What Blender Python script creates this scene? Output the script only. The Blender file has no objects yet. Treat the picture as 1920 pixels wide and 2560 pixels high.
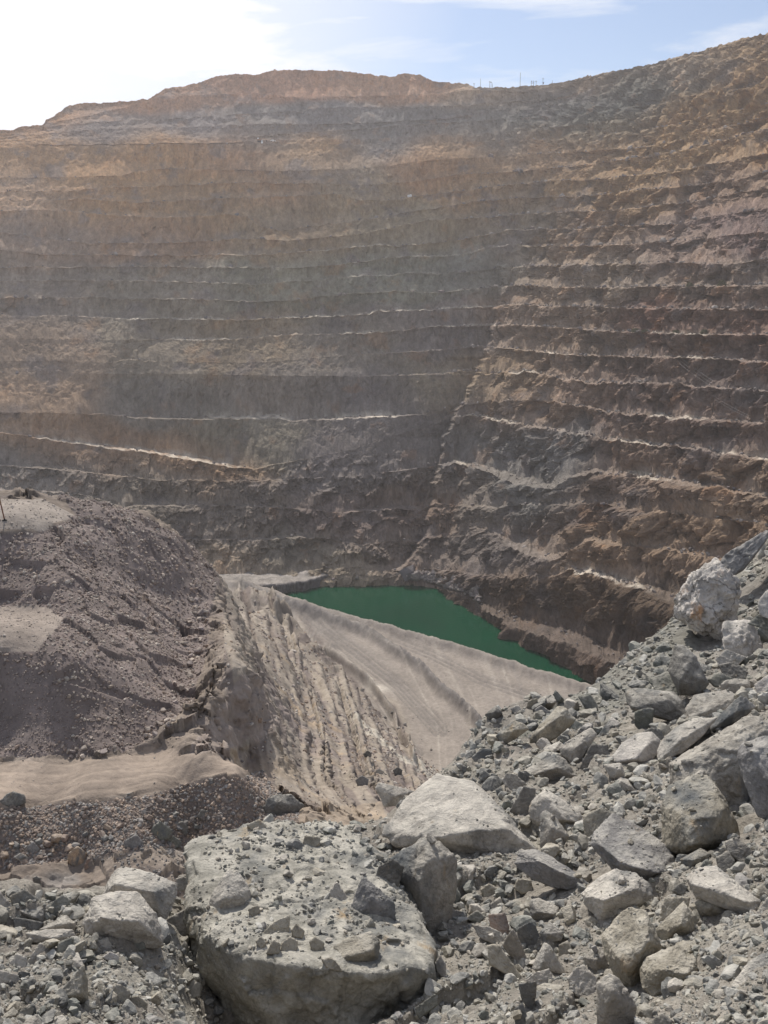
import bpy, bmesh, math
import numpy as np
from mathutils import Vector

# ---------------------------------------------------------------- camera, sky, sun, exposure
scene = bpy.context.scene
col = scene.collection
R_ = math.radians
PITCH, FOC = R_(13.4), 2440.0            # pitch down, focal length in photo pixels (1920x2560)
SUN_AZ, SUN_EL = R_(-18.0), R_(47.0)     # azimuth clockwise from +Y

cam_d = bpy.data.cameras.new('camera')
cam = bpy.data.objects.new('camera', cam_d)
col.objects.link(cam)
cam_d.sensor_width = 36.0
cam_d.lens = 36.0 * FOC / 2560.0
cam_d.clip_start, cam_d.clip_end = 0.05, 8000.0
cam.location = (0, 0, 0)
cam.rotation_euler = (math.pi / 2 - PITCH, 0, 0)
scene.camera = cam

sun_d = bpy.data.lights.new('sun', 'SUN')
sun_d.energy = 4.9
sun_d.angle = R_(0.5)
sun_d.color = (1.0, 0.95, 0.87)
sun = bpy.data.objects.new('sun', sun_d)
col.objects.link(sun)
sdir = Vector((math.sin(SUN_AZ) * math.cos(SUN_EL), math.cos(SUN_AZ) * math.cos(SUN_EL), math.sin(SUN_EL)))
sun.rotation_euler = sdir.to_track_quat('Z', 'Y').to_euler()

world = bpy.data.worlds.new('World')
scene.world = world
world.use_nodes = True
wn, wl = world.node_tree.nodes, world.node_tree.links
wn.clear()
w_out = wn.new('ShaderNodeOutputWorld')
w_bg = wn.new('ShaderNodeBackground')
w_bg.inputs['Strength'].default_value = 0.115
sky = wn.new('ShaderNodeTexSky')
sky.sky_type = 'NISHITA'
sky.sun_disc = False
sky.sun_elevation = SUN_EL
sky.sun_rotation = SUN_AZ
sky.altitude = 1200
sky.air_density = 1.0
sky.dust_density = 1.6
sky.ozone_density = 3.0
# thin cirrus: noise in direction space, stretched along the horizon
w_tc = wn.new('ShaderNodeTexCoord')
w_map = wn.new('ShaderNodeMapping')
w_map.inputs['Rotation'].default_value = (0.0, R_(24), 0.0)
w_map.inputs['Scale'].default_value = (2.2, 1.2, 13.0)
w_noi = wn.new('ShaderNodeTexNoise')
w_noi.inputs['Scale'].default_value = 1.5
w_noi.inputs['Detail'].default_value = 7
w_noi.inputs['Roughness'].default_value = 0.55
w_noi.inputs['Distortion'].default_value = 0.5
w_rmp = wn.new('ShaderNodeValToRGB')
w_rmp.color_ramp.elements[0].position = 0.45
w_rmp.color_ramp.elements[0].color = (0.03, 0.03, 0.03, 1)
w_rmp.color_ramp.elements[1].position = 0.60
w_rmp.color_ramp.elements[1].color = (0.8, 0.8, 0.8, 1)
# veil of thin cloud that is thicker around the sun
w_dot = wn.new('ShaderNodeVectorMath'); w_dot.operation = 'DOT_PRODUCT'
w_dot.inputs[1].default_value = (math.sin(R_(-27)) * math.cos(R_(20)), math.cos(R_(-27)) * math.cos(R_(20)), math.sin(R_(20)))
w_mr = wn.new('ShaderNodeMapRange')
w_mr.inputs['From Min'].default_value = 0.86
w_mr.inputs['From Max'].default_value = 0.985
w_mr.inputs['To Min'].default_value = 0.0
w_mr.inputs['To Max'].default_value = 0.95
w_add = wn.new('ShaderNodeMath'); w_add.operation = 'ADD'; w_add.use_clamp = True
w_mix = wn.new('ShaderNodeMix'); w_mix.data_type = 'RGBA'
w_mix.inputs[7].default_value = (8.6, 8.75, 9.1, 1)
wl.new(w_tc.outputs['Generated'], w_map.inputs['Vector'])
wl.new(w_map.outputs['Vector'], w_noi.inputs['Vector'])
wl.new(w_noi.outputs['Fac'], w_rmp.inputs['Fac'])
wl.new(w_tc.outputs['Generated'], w_dot.inputs[0])
wl.new(w_dot.outputs['Value'], w_mr.inputs['Value'])
wl.new(w_rmp.outputs['Color'], w_add.inputs[0])
wl.new(w_mr.outputs['Result'], w_add.inputs[1])
wl.new(w_add.outputs[0], w_mix.inputs['Factor'])
wl.new(sky.outputs['Color'], w_mix.inputs[6])
wl.new(w_mix.outputs[2], w_bg.inputs['Color'])
wl.new(w_bg.outputs[0], w_out.inputs['Surface'])

vs = scene.view_settings
scene.display_settings.display_device = 'sRGB'
vs.view_transform = 'Standard'
vs.look = 'None'
vs.exposure = 0.0
vs.gamma = 1.0
scene.cycles.use_denoising = True
scene.cycles.max_bounces = 6
scene.cycles.diffuse_bounces = 3
scene.cycles.volume_bounces = 0

# ---------------------------------------------------------------- helpers
rng = np.random.default_rng(7)

def ray(px, py):
    """photo pixel -> azimuth (rad, clockwise from +Y) and tangent of elevation"""
    px = np.asarray(px, float); py = np.asarray(py, float)
    dx = px - 960.0; dv = 1280.0 - py
    dy = FOC * math.cos(PITCH) + dv * math.sin(PITCH)
    dz = -FOC * math.sin(PITCH) + dv * math.cos(PITCH)
    return np.arctan2(dx, dy), dz / np.hypot(dx, dy)

def unray(az, te):
    """azimuth, tangent of elevation -> where the point would fall in the photo"""
    x = np.sin(az); y = np.cos(az); z = te
    f = y * math.cos(PITCH) - z * math.sin(PITCH)
    u = y * math.sin(PITCH) + z * math.cos(PITCH)
    f = np.maximum(f, 0.05)
    return 960 + FOC * x / f, 1280 - FOC * u / f

def _h(ix, iy, iz):
    h = (ix * 374761393 + iy * 668265263 + iz * 2147483647 * 3 + 1013904223) & 0xFFFFFFFF
    h = ((h ^ (h >> 13)) * 1274126177) & 0xFFFFFFFF
    return (h ^ (h >> 16)) & 0xFFFFFFFF

def noise(x, y, z=None):
    """gradient noise, about -1..1"""
    if z is None: z = np.zeros_like(x)
    xi = np.floor(x).astype(np.int64); yi = np.floor(y).astype(np.int64); zi = np.floor(z).astype(np.int64)
    xf = x - xi; yf = y - yi; zf = z - zi
    u = xf ** 3 * (xf * (xf * 6 - 15) + 10); v = yf ** 3 * (yf * (yf * 6 - 15) + 10); w = zf ** 3 * (zf * (zf * 6 - 15) + 10)
    def g(a, b, c):
        h = _h(xi + a, yi + b, zi + c)
        gx = (h & 1023) / 511.5 - 1; gy = ((h >> 10) & 1023) / 511.5 - 1; gz = ((h >> 20) & 1023) / 511.5 - 1
        return gx * (xf - a) + gy * (yf - b) + gz * (zf - c)
    def L(a, b, t): return a + (b - a) * t
    return 1.3 * L(L(L(g(0,0,0), g(1,0,0), u), L(g(0,1,0), g(1,1,0), u), v),
                   L(L(g(0,0,1), g(1,0,1), u), L(g(0,1,1), g(1,1,1), u), v), w)

def fbm(x, y, z=None, o=4, gain=0.5):
    if z is None: z = np.zeros_like(x)
    s = np.zeros_like(x); a = 1.0; f = 1.0
    for k in range(o):
        s += a * noise(x * f + 17.3 * k, y * f - 9.1 * k, z * f + 5.7 * k); a *= gain; f *= 2.03
    return s

def ridged(x, y, z=None, o=3):
    if z is None: z = np.zeros_like(x)
    s = np.zeros_like(x); a = 1.0; f = 1.0
    for k in range(o):
        s += a * (1 - 2 * np.abs(noise(x * f + 31.3 * k, y * f + 3.1 * k, z * f))); a *= 0.5; f *= 2.1
    return s

def facet(x, y, z, sharp=1.0):
    """broken-rock noise: every cell of a jittered lattice is its own tilted plane"""
    xi = np.floor(x).astype(np.int64); yi = np.floor(y).astype(np.int64); zi = np.floor(z).astype(np.int64)
    best = np.full(x.shape, 1e9); val = np.zeros(x.shape)
    for a in (-1, 0, 1):
        for b in (-1, 0, 1):
            for c in (-1, 0, 1):
                h = _h(xi + a, yi + b, zi + c); h2 = _h(xi + a + 71, yi + b - 33, zi + c + 19)
                dx = xi + a + (h & 1023) / 1023. - x; dy = yi + b + ((h >> 10) & 1023) / 1023. - y; dz = zi + c + ((h >> 20) & 1023) / 1023. - z
                d = dx * dx + dy * dy + dz * dz
                v = ((h2 & 1023) / 511.5 - 1) * dx + (((h2 >> 10) & 1023) / 511.5 - 1) * dy + (((h2 >> 20) & 1023) / 511.5 - 1) * dz + ((h2 >> 5) & 255) / 255. * .6 - .3
                m = d < best
                best = np.where(m, d, best); val = np.where(m, v, val)
    return val

def sstep(a, b, x):
    t = np.clip((x - a) / (b - a), 0, 1); return t * t * (3 - 2 * t)

def inpoly(px, py, poly):
    r = np.zeros(px.shape, bool); n = len(poly)
    for i in range(n):
        x0, y0 = poly[i]; x1, y1 = poly[(i + 1) % n]
        if y0 == y1: continue
        c = ((y0 > py) != (y1 > py)) & (px < (x1 - x0) * (py - y0) / (y1 - y0) + x0)
        r ^= c
    return r

def mesh_from(name, V, F, color=None, smooth=True, uvless=True):
    """V (n,3), F (m,3|4) -> mesh"""
    me = bpy.data.meshes.new(name)
    n, m, k = len(V), len(F), F.shape[1]
    me.vertices.add(n); me.vertices.foreach_set('co', np.asarray(V, np.float32).ravel())
    me.loops.add(m * k); me.loops.foreach_set('vertex_index', np.asarray(F, np.int32).ravel())
    me.polygons.add(m)
    me.polygons.foreach_set('loop_start', np.arange(0, m * k, k, dtype=np.int32))
    me.polygons.foreach_set('loop_total', np.full(m, k, np.int32))
    me.polygons.foreach_set('use_smooth', np.full(m, smooth))
    me.update(calc_edges=True)
    if color is not None:
        a = me.color_attributes.new('Col', 'FLOAT_COLOR', 'POINT')
        c = np.ones((n, 4), np.float32); c[:, :color.shape[1]] = color
        a.data.foreach_set('color', c.ravel())
    return me

def link(name, me, mat=None, parent=None):
    o = bpy.data.objects.new(name, me); col.objects.link(o)
    if mat is not None and me is not None and not me.materials: me.materials.append(mat)
    if parent is not None: o.parent = parent
    return o

def tag(o, label=None, cat=None, group=None, kind=None):
    if label: o['label'] = label
    if cat: o['category'] = cat
    if group: o['group'] = group
    if kind: o['kind'] = kind
    return o

def grid_faces(nr, nc):
    i = np.arange(nr - 1)[:, None] * nc + np.arange(nc - 1)[None, :]
    return np.stack([i, i + 1, i + nc + 1, i + nc], -1).reshape(-1, 4)

# ---------------------------------------------------------------- materials
def new_mat(name):
    m = bpy.data.materials.new(name); m.use_nodes = True
    nt = m.node_tree; nt.nodes.clear()
    out = nt.nodes.new('ShaderNodeOutputMaterial'); b = nt.nodes.new('ShaderNodeBsdfPrincipled')
    b.inputs['Roughness'].default_value = 0.95
    b.inputs['Specular IOR Level'].default_value = 0.15
    nt.links.new(b.outputs[0], out.inputs['Surface'])
    return m, nt, b

def rock_mat(name, src, s_big, s_mid, s_fine, bump_mid, bump_fine, dust=0.0, dust_col=(0.52, 0.485, 0.42), var=0.35, vert=1.0, crack=0.0):
    """src 'attr' (vertex colour) or 'object' (object colour). scales in 1/m; bumps in m"""
    m, nt, b = new_mat(name)
    N, L = nt.nodes, nt.links
    if src == 'attr':
        c = N.new('ShaderNodeVertexColor'); c.layer_name = 'Col'; base = c.outputs['Color']
    else:
        c = N.new('ShaderNodeObjectInfo'); base = c.outputs['Color']
    g = N.new('ShaderNodeNewGeometry')
    mp = N.new('ShaderNodeMapping'); mp.inputs['Scale'].default_value = (1, 1, vert)
    L.new(g.outputs['Position'], mp.inputs['Vector'])
    def nz(scale, det=5, rough=0.6, dist=0.0):
        t = N.new('ShaderNodeTexNoise'); t.inputs['Scale'].default_value = scale
        t.inputs['Detail'].default_value = det; t.inputs['Roughness'].default_value = rough
        t.inputs['Distortion'].default_value = dist
        L.new(mp.outputs[0], t.inputs['Vector']); return t.outputs['Fac']
    def mr(x, a, b_, c_, d):
        t = N.new('ShaderNodeMapRange'); t.inputs[1].default_value = a; t.inputs[2].default_value = b_
        t.inputs[3].default_value = c_; t.inputs[4].default_value = d; L.new(x, t.inputs[0]); return t.outputs[0]
    def mul(a, b_):
        t = N.new('ShaderNodeMath'); t.operation = 'MULTIPLY'
        for k, s in enumerate((a, b_)):
            if isinstance(s, float): t.inputs[k].default_value = s
            else: L.new(s, t.inputs[k])
        return t.outputs[0]
    nb, nm, nf = nz(s_big, 4), nz(s_mid, 6, 0.65, 0.4), nz(s_fine, 4, 0.7)
    f = mul(mul(mr(nb, 0.3, 0.7, 1 - var * 0.7, 1 + var * 0.7), mr(nm, 0.3, 0.7, 1 - var, 1 + var)), mr(nf, 0.3, 0.7, 1 - var * 0.6, 1 + var * 0.6))
    vm = N.new('ShaderNodeVectorMath'); vm.operation = 'SCALE'; L.new(base, vm.inputs[0]); L.new(f, vm.inputs['Scale'])
    colr = vm.outputs[0]
    if crack:
        v = N.new('ShaderNodeTexVoronoi'); v.feature = 'DISTANCE_TO_EDGE'; v.inputs['Scale'].default_value = s_mid * 0.8
        wv = N.new('ShaderNodeVectorMath'); wv.operation = 'ADD'
        nzv = N.new('ShaderNodeTexNoise'); nzv.inputs['Scale'].default_value = s_mid; nzv.inputs['Detail'].default_value = 4
        L.new(mp.outputs[0], nzv.inputs['Vector'])
        sc = N.new('ShaderNodeVectorMath'); sc.operation = 'SCALE'; sc.inputs['Scale'].default_value = 1.2 / s_mid
        L.new(nzv.outputs['Color'], sc.inputs[0]); L.new(mp.outputs[0], wv.inputs[0]); L.new(sc.outputs[0], wv.inputs[1])
        L.new(wv.outputs[0], v.inputs['Vector'])
        k = mr(v.outputs['Distance'], 0.0, 0.035, 1 - crack, 1.0)
        k2 = N.new('ShaderNodeVectorMath'); k2.operation = 'SCALE'; L.new(colr, k2.inputs[0]); L.new(k, k2.inputs['Scale']); colr = k2.outputs[0]
    if dust > 0:
        sp = N.new('ShaderNodeSeparateXYZ'); L.new(g.outputs['Normal'], sp.inputs[0])
        up = mr(sp.outputs['Z'], 0.35, 0.85, 0.0, dust)
        dm = mul(up, mr(nm, 0.42, 0.62, 0.15, 1.0))
        mx = N.new('ShaderNodeMix'); mx.data_type = 'RGBA'; L.new(dm, mx.inputs['Factor']); L.new(colr, mx.inputs[6])
        mx.inputs[7].default_value = (*dust_col, 1); colr = mx.outputs[2]
    L.new(colr, b.inputs['Base Color'])
    b1 = N.new('ShaderNodeBump'); b1.inputs['Distance'].default_value = bump_mid; b1.inputs['Strength'].default_value = 1.0
    b2 = N.new('ShaderNodeBump'); b2.inputs['Distance'].default_value = bump_fine; b2.inputs['Strength'].default_value = 1.0
    L.new(nm, b1.inputs['Height']); L.new(nf, b2.inputs['Height']); L.new(b1.outputs[0], b2.inputs['Normal'])
    L.new(b2.outputs[0], b.inputs['Normal'])
    return m

M_wall = rock_mat('pit_rock', 'attr', 0.03, 0.20, 0.75, 1.9, 0.9, var=0.30, vert=0.45)
M_mid = rock_mat('dirt_and_rubble', 'attr', 0.06, 0.6, 3.5, 0.12, 0.04, var=0.2)
M_ground = rock_mat('dusty_rubble', 'attr', 1.2, 9.0, 60.0, 0.05, 0.012, var=0.28)
M_boulder = rock_mat('grey_boulder_rock', 'object', 2.0, 9.0, 60.0, 0.03, 0.010, dust=0.6, var=0.30, crack=0.22)
M_rubble = rock_mat('rubble_stone', 'attr', 0.3, 2.0, 9.0, 0.08, 0.03, dust=0.3, dust_col=(0.42, 0.36, 0.31), var=0.22)
M_gravel = rock_mat('gravel_stone', 'attr', 2.0, 25.0, 120.0, 0.01, 0.003, dust=0.45, var=0.25)

def flat_mat(name, c, rough=0.7, metal=0.0):
    m, nt, b = new_mat(name)
    n = nt.nodes.new('ShaderNodeTexNoise'); n.inputs['Scale'].default_value = 6; n.inputs['Detail'].default_value = 4
    r = nt.nodes.new('ShaderNodeMapRange'); r.inputs[3].default_value = 0.8; r.inputs[4].default_value = 1.15
    v = nt.nodes.new('ShaderNodeVectorMath'); v.operation = 'SCALE'; v.inputs[0].default_value = c
    g = nt.nodes.new('ShaderNodeNewGeometry')
    nt.links.new(g.outputs['Position'], n.inputs['Vector']); nt.links.new(n.outputs['Fac'], r.inputs[0])
    nt.links.new(r.outputs[0], v.inputs['Scale']); nt.links.new(v.outputs[0], b.inputs['Base Color'])
    b.inputs['Roughness'].default_value = rough; b.inputs['Metallic'].default_value = metal
    return m

M_pole = flat_mat('weathered_pole', (0.10, 0.085, 0.07))
M_rust = flat_mat('rusty_steel', (0.17, 0.07, 0.04))
M_orange = flat_mat('faded_orange_paint', (0.30, 0.17, 0.10), 0.5)
M_white = flat_mat('white_paint', (0.75, 0.75, 0.75), 0.4)
M_black = flat_mat('dark_rubber', (0.03, 0.03, 0.03), 0.8)
M_cable = flat_mat('cable', (0.35, 0.33, 0.32), 0.6)

# water
M_water, _nt, _b = new_mat('pit_water')
_b.inputs['Base Color'].default_value = (0.001, 0.046, 0.020, 1)
_b.inputs['Roughness'].default_value = 0.10
_b.inputs['Specular IOR Level'].default_value = 0.35
_g = _nt.nodes.new('ShaderNodeNewGeometry'); _n = _nt.nodes.new('ShaderNodeTexNoise'); _n.inputs['Scale'].default_value = 0.5
_n.inputs['Detail'].default_value = 3
_n2 = _nt.nodes.new('ShaderNodeTexNoise'); _n2.inputs['Scale'].default_value = 0.02; _n2.inputs['Detail'].default_value = 5; _n2.inputs['Distortion'].default_value = 1.0
_mx = _nt.nodes.new('ShaderNodeMix'); _mx.data_type = 'RGBA'; _mx.inputs[6].default_value = (0.001, 0.066, 0.028, 1); _mx.inputs[7].default_value = (0.004, 0.032, 0.018, 1)
_nt.links.new(_g.outputs['Position'], _n2.inputs['Vector']); _nt.links.new(_n2.outputs['Fac'], _mx.inputs['Factor']); _nt.links.new(_mx.outputs[2], _b.inputs['Base Color'])
_bp = _nt.nodes.new('ShaderNodeBump'); _bp.inputs['Distance'].default_value = 0.12
_nt.links.new(_g.outputs['Position'], _n.inputs['Vector']); _nt.links.new(_n.outputs['Fac'], _bp.inputs['Height'])
_nt.links.new(_bp.outputs[0], _b.inputs['Normal'])

# ---------------------------------------------------------------- the pit wall
NHX, NHY = 0.927, 0.375     # outward direction of the right-hand wall in plan
Z_SET = 118.0
def R_far(az, z, setb, zset=118.0):
    Y = 810 + 1.12 * z
    Y = Y + setb * (sstep(0, 7, z - zset) * 75 + np.maximum(z - zset, 0) * 0.35)
    Y = Y - 60 * sstep(0.30, 0.62, -az)
    return Y / np.cos(az)
def R_right(az, z):
    off = np.where(z > 0, 395 + 1.15 * z, np.where(z > -96, 329 + (z + 96) * .69, 329 + (z + 96) * .80))
    d = np.sin(az) * NHX + np.cos(az) * NHY
    return off / np.maximum(d, 0.06)

LINES = [  # crest lines of the benches from the rim down: (px, py, how much of a bench it is)
 ('S', [(-900,362,0),(-300,345,0),(0,329,0),(31,329,0),(50,320,0),(108,316,0),(116,300,0),(135,293,0),(166,270,0),(193,262,0),(266,258,0),(370,251,0),(413,225,0),(490,212,0),(540,194,0),(590,187,0),(640,190,0),(679,179,0),(736,176,0),(802,179,0),(852,179,0),(910,185,0),(964,192,0),(976,195,0),(1010,188,0),(1020,184,0),(1049,190,0),(1084,206,0),(1172,214,0),(1188,224,0),(1280,221,0),(1384,212,0),(1454,198,0),(1492,190,0),(1565,175,0),(1627,162,0),(1743,133,0),(1859,100,0),(1913,87,0),(1920,84,0),(2200,10,0),(2700,-120,0)]),
 ('U0', [(-900,363,0),(0,331,0),(300,270,0),(413,240,.2),(640,232,.5),(775,246,.6),(910,239,.8),(1103,233,.6),(1170,226,0),(1300,229,0),(1600,175,0),(1920,100,0),(2700,-100,0)]),
 ('U1', [(-900,364,0),(0,334,0),(150,312,.3),(300,300,.5),(640,283,.6),(775,270,.7),(1118,266,.9),(1280,252,.9),(1407,243,.9),(1511,212,.9),(1608,192,.9),(1720,172,.7),(1920,130,.7),(2700,-60,.7)]),
 ('U2', [(-900,365,0),(0,344,.2),(250,322,.5),(640,310,.6),(900,308,.6),(1118,298,.9),(1195,283,1),(1280,268,1),(1420,258,.6),(1560,236,.7),(1700,210,.7),(1830,170,.7),(1920,150,.7),(2700,-20,.6)]),
 ('U3', [(-900,366,0),(0,352,.2),(640,340,.5),(750,332,.8),(879,324,.9),(968,316,.9),(1168,304,.7),(1280,296,.7),(1450,286,.7),(1650,258,.9),(1740,238,.9),(1830,215,.9),(1920,190,.8),(2700,40,.7)]),
 ('U4', [(-900,367,0),(0,361,0),(500,357,.2),(700,350,.6),(968,346,.9),(1191,335,.8),(1280,330,.8),(1376,318,.7),(1550,300,.7),(1666,284,.9),(1743,266,.9),(1850,235,.9),(1920,218,.8),(2700,90,.7)]),
 ('B0', [(-900,372,1),(0,368,1),(154,363,1),(386,360,1),(640,358,1),(910,360,1),(1134,356,1),(1280,350,1),(1396,346,1),(1550,332,.9),(1650,316,.8),(1704,308,.8),(1800,285,.8),(1920,258,.8),(2700,140,.8)]),
 ('B1', [(-900,440,0),(300,440,.2),(347,428,.9),(424,420,.9),(540,424,.9),(640,426,.6),(720,428,0),(900,420,0),(1100,400,0),(1280,388,.1),(1450,378,.2),(1600,368,.5),(1700,350,.8),(1800,320,.8),(1920,292,.8),(2700,180,.6)]),
 ('B2', [(-900,480,0),(200,475,.3),(270,468,.8),(386,466,.9),(494,459,.9),(640,457,.8),(771,459,.7),(900,462,.2),(1030,453,.6),(1141,437,.6),(1280,428,.2),(1420,415,.2),(1550,400,.7),(1666,385,.9),(1780,355,.8),(1920,322,.8),(2700,220,.6)]),
 ('B3', [(-900,500,0),(60,500,.3),(154,499,.9),(193,496,.9),(270,502,.6),(347,506,.4),(482,499,.9),(640,492,1),(794,486,1),(856,484,.4),(900,500,.2),(987,499,1),(1122,480,1),(1280,459,1),(1390,452,.5),(1500,448,.4),(1600,436,.9),(1743,418,.8),(1920,385,.7),(2700,290,.6)]),
 ('B4', [(-900,540,0),(100,525,.2),(166,526,.8),(208,532,.9),(386,543,1),(463,541,1),(571,534,1),(620,545,.8),(660,568,.7),(700,577,.9),(771,565,1),(833,559,1),(949,543,1),(1007,530,1),(1095,520,.9),(1180,505,.8),(1280,495,1),(1465,490,1),(1596,474,1),(1743,462,.8),(1840,450,.6),(1920,430,.6),(2700,340,.5)]),
 ('B5', [(-900,585,.5),(0,580,.9),(50,586,.9),(154,599,.8),(224,609,.7),(293,607,.8),(405,607,.9),(501,603,.9),(579,597,.9),(650,597,.6),(720,602,.3),(900,585,.1),(1010,562,.4),(1068,551,.8),(1184,545,.9),(1280,538,1),(1427,527,1),(1504,529,1),(1608,517,1),(1743,502,.8),(1850,480,.5),(1920,470,.5),(2700,390,.5)]),
 ('B6', [(-900,630,.4),(0,622,.5),(100,636,.4),(193,638,.5),(285,637,.7),(400,640,.6),(521,637,1),(640,637,1),(817,625,1),(941,612,1),(987,615,1),(1103,607,1),(1199,590,1),(1280,574,1),(1446,571,1),(1550,564,1),(1685,560,1),(1740,545,.3),(1920,520,.2),(2700,450,.4)]),
 ('B7', [(-900,675,.8),(0,671,1),(93,664,.9),(131,669,.9),(347,666,1),(482,668,1),(640,669,.9),(748,669,.7),(856,660,.9),(968,644,1),(1045,639,1),(1122,640,1),(1172,633,.9),(1219,619,.9),(1280,612,1),(1396,616,1),(1550,612,1),(1646,604,1),(1700,600,.2),(1920,580,.2),(2700,520,.4)]),
 ('B8', [(-900,702,.8),(0,702,1),(154,700,1),(386,702,1),(501,706,1),(640,710,1),(709,706,1),(794,700,1),(871,691,1),(968,689,1),(1026,682,1),(1095,685,.9),(1180,678,.1),(1270,668,.4),(1330,665,1),(1511,660,1),(1620,658,1),(1680,656,.2),(1800,660,.3),(1850,658,.8),(1920,645,.8),(2700,610,.6)]),
 ('B9', [(-900,748,.3),(0,745,.3),(250,742,.5),(301,747,.8),(455,746,.8),(501,748,.9),(640,754,.8),(720,752,.4),(833,738,.4),(987,728,.5),(1064,731,.6),(1110,731,.6),(1200,722,.4),(1280,713,.9),(1454,719,1),(1569,719,1),(1612,716,.6),(1724,716,1),(1920,714,1),(2700,705,.8)]),
 ('B10', [(-900,785,.8),(0,786,.9),(27,791,.9),(170,789,.8),(289,796,1),(424,797,1),(521,798,1),(600,800,.7),(709,795,1),(833,791,1),(918,787,1),(941,778,1),(1072,775,1),(1180,768,1),(1235,767,1),(1280,760,1),(1373,766,1),(1484,766,1),(1550,770,1),(1920,774,1),(2700,790,1)]),
 ('B11', [(-900,850,0),(330,850,0),(400,849,.8),(521,850,1),(640,845,1),(729,836,1),(852,835,1),(949,830,.7),(1010,826,.3),(1068,818,.9),(1153,816,1),(1245,814,1),(1280,812,.9),(1434,822,1),(1550,830,1),(1781,836,1),(1920,838,1),(2700,860,1)]),
 ('B12', [(-900,905,0),(280,905,0),(320,899,.5),(363,902,.5),(420,904,.1),(640,905,.1),(850,890,.2),(922,885,.9),(1064,878,1),(1211,866,1),(1242,870,1),(1303,876,1),(1415,888,1),(1496,890,.9),(1608,893,1),(1781,897,1),(1920,905,1),(2700,950,1)]),
 ('B13', [(-900,950,0),(900,942,0),(960,940,.6),(1076,936,.8),(1176,927,.8),(1215,935,.3),(1270,930,.7),(1346,936,.9),(1396,944,1),(1473,957,1),(1550,959,1),(1666,959,1),(1762,965,1),(1920,980,1),(2700,1060,1)]),
 ('B14', [(-900,1030,0),(200,1035,0),(251,1036,.6),(340,1047,.9),(424,1049,.6),(505,1049,1),(690,1046,1),(729,1052,.8),(825,1049,1),(929,1044,1),(987,1042,.8),(1060,1035,.1),(1150,1015,0),(1250,1000,.1),(1380,1003,.3),(1446,1017,.9),(1510,1032,1),(1693,1044,1),(1920,1061,1),(2700,1190,1)]),
 ('B15', [(-900,1010,1),(0,1083,1),(116,1101,1),(231,1116,1),(365,1131,1),(503,1153,1),(579,1168,.8),(640,1172,.2),(900,1120,0),(1080,1060,0),(1140,1042,.6),(1174,1039,1),(1288,1056,1),(1397,1083,1),(1480,1092,1),(1570,1107,1),(1673,1118,1),(1740,1120,.8),(1850,1142,1),(1920,1152,1),(2700,1320,1)]),
 ('B16', [(-900,1160,.3),(69,1171,.7),(200,1180,.4),(400,1200,.4),(640,1200,.4),(900,1190,.1),(1090,1165,.3),(1140,1158,1),(1179,1167,1),(1273,1204,1),(1377,1225,.7),(1430,1195,.5),(1476,1181,1),(1594,1192,1),(1713,1209,1),(1817,1222,1),(1920,1251,1),(2700,1450,1)]),
 ('B17', [(-900,1232,.3),(121,1232,.8),(191,1232,.6),(312,1267,.5),(417,1264,.8),(619,1266,.4),(860,1280,.3),(986,1275,.9),(1053,1275,.8),(1090,1262,.3),(1200,1270,.4),(1300,1262,.4),(1466,1262,.7),(1600,1275,.4),(1750,1290,.4),(1920,1320,.5),(2700,1530,.5)]),
 ('B18', [(-900,1330,.2),(300,1350,.2),(640,1352,.5),(745,1343,.7),(900,1360,.2),(1060,1350,.2),(1200,1320,.4),(1240,1335,.6),(1308,1375,1),(1377,1400,.9),(1430,1375,.3),(1476,1350,.6),(1620,1370,.5),(1750,1390,.4),(1920,1440,.4),(2700,1700,.4)]),
 ('B19', [(-900,1500,.5),(300,1480,.6),(579,1455,.2),(694,1446,.2),(804,1425,.2),(891,1418,.2),(960,1430,.2),(1100,1425,.1),(1250,1440,.2),(1380,1440,.3),(1430,1425,.9),(1456,1429,1),(1545,1454,1),(1644,1486,1),(1693,1503,.9),(1800,1560,.7),(1920,1620,.7),(2700,1900,.7)]),
 ('B20', [(-900,1540,.3),(600,1484,.3),(893,1447,.2),(940,1455,.1),(1000,1440,.5),(1041,1445,.9),(1100,1470,1),(1169,1492,1),(1221,1526,1),(1278,1558,1),(1354,1586,1),(1487,1640,1),(1600,1690,1),(1920,1850,1),(2700,2150,1)]),
]
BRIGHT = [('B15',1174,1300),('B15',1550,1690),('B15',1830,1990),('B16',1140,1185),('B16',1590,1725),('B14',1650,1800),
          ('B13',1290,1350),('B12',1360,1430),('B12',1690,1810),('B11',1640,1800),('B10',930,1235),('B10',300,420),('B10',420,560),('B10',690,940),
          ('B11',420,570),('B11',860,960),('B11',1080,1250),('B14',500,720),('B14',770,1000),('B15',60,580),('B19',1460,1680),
          ('B8',860,1100),('B6',800,980),('B7',1000,1250)]

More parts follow.
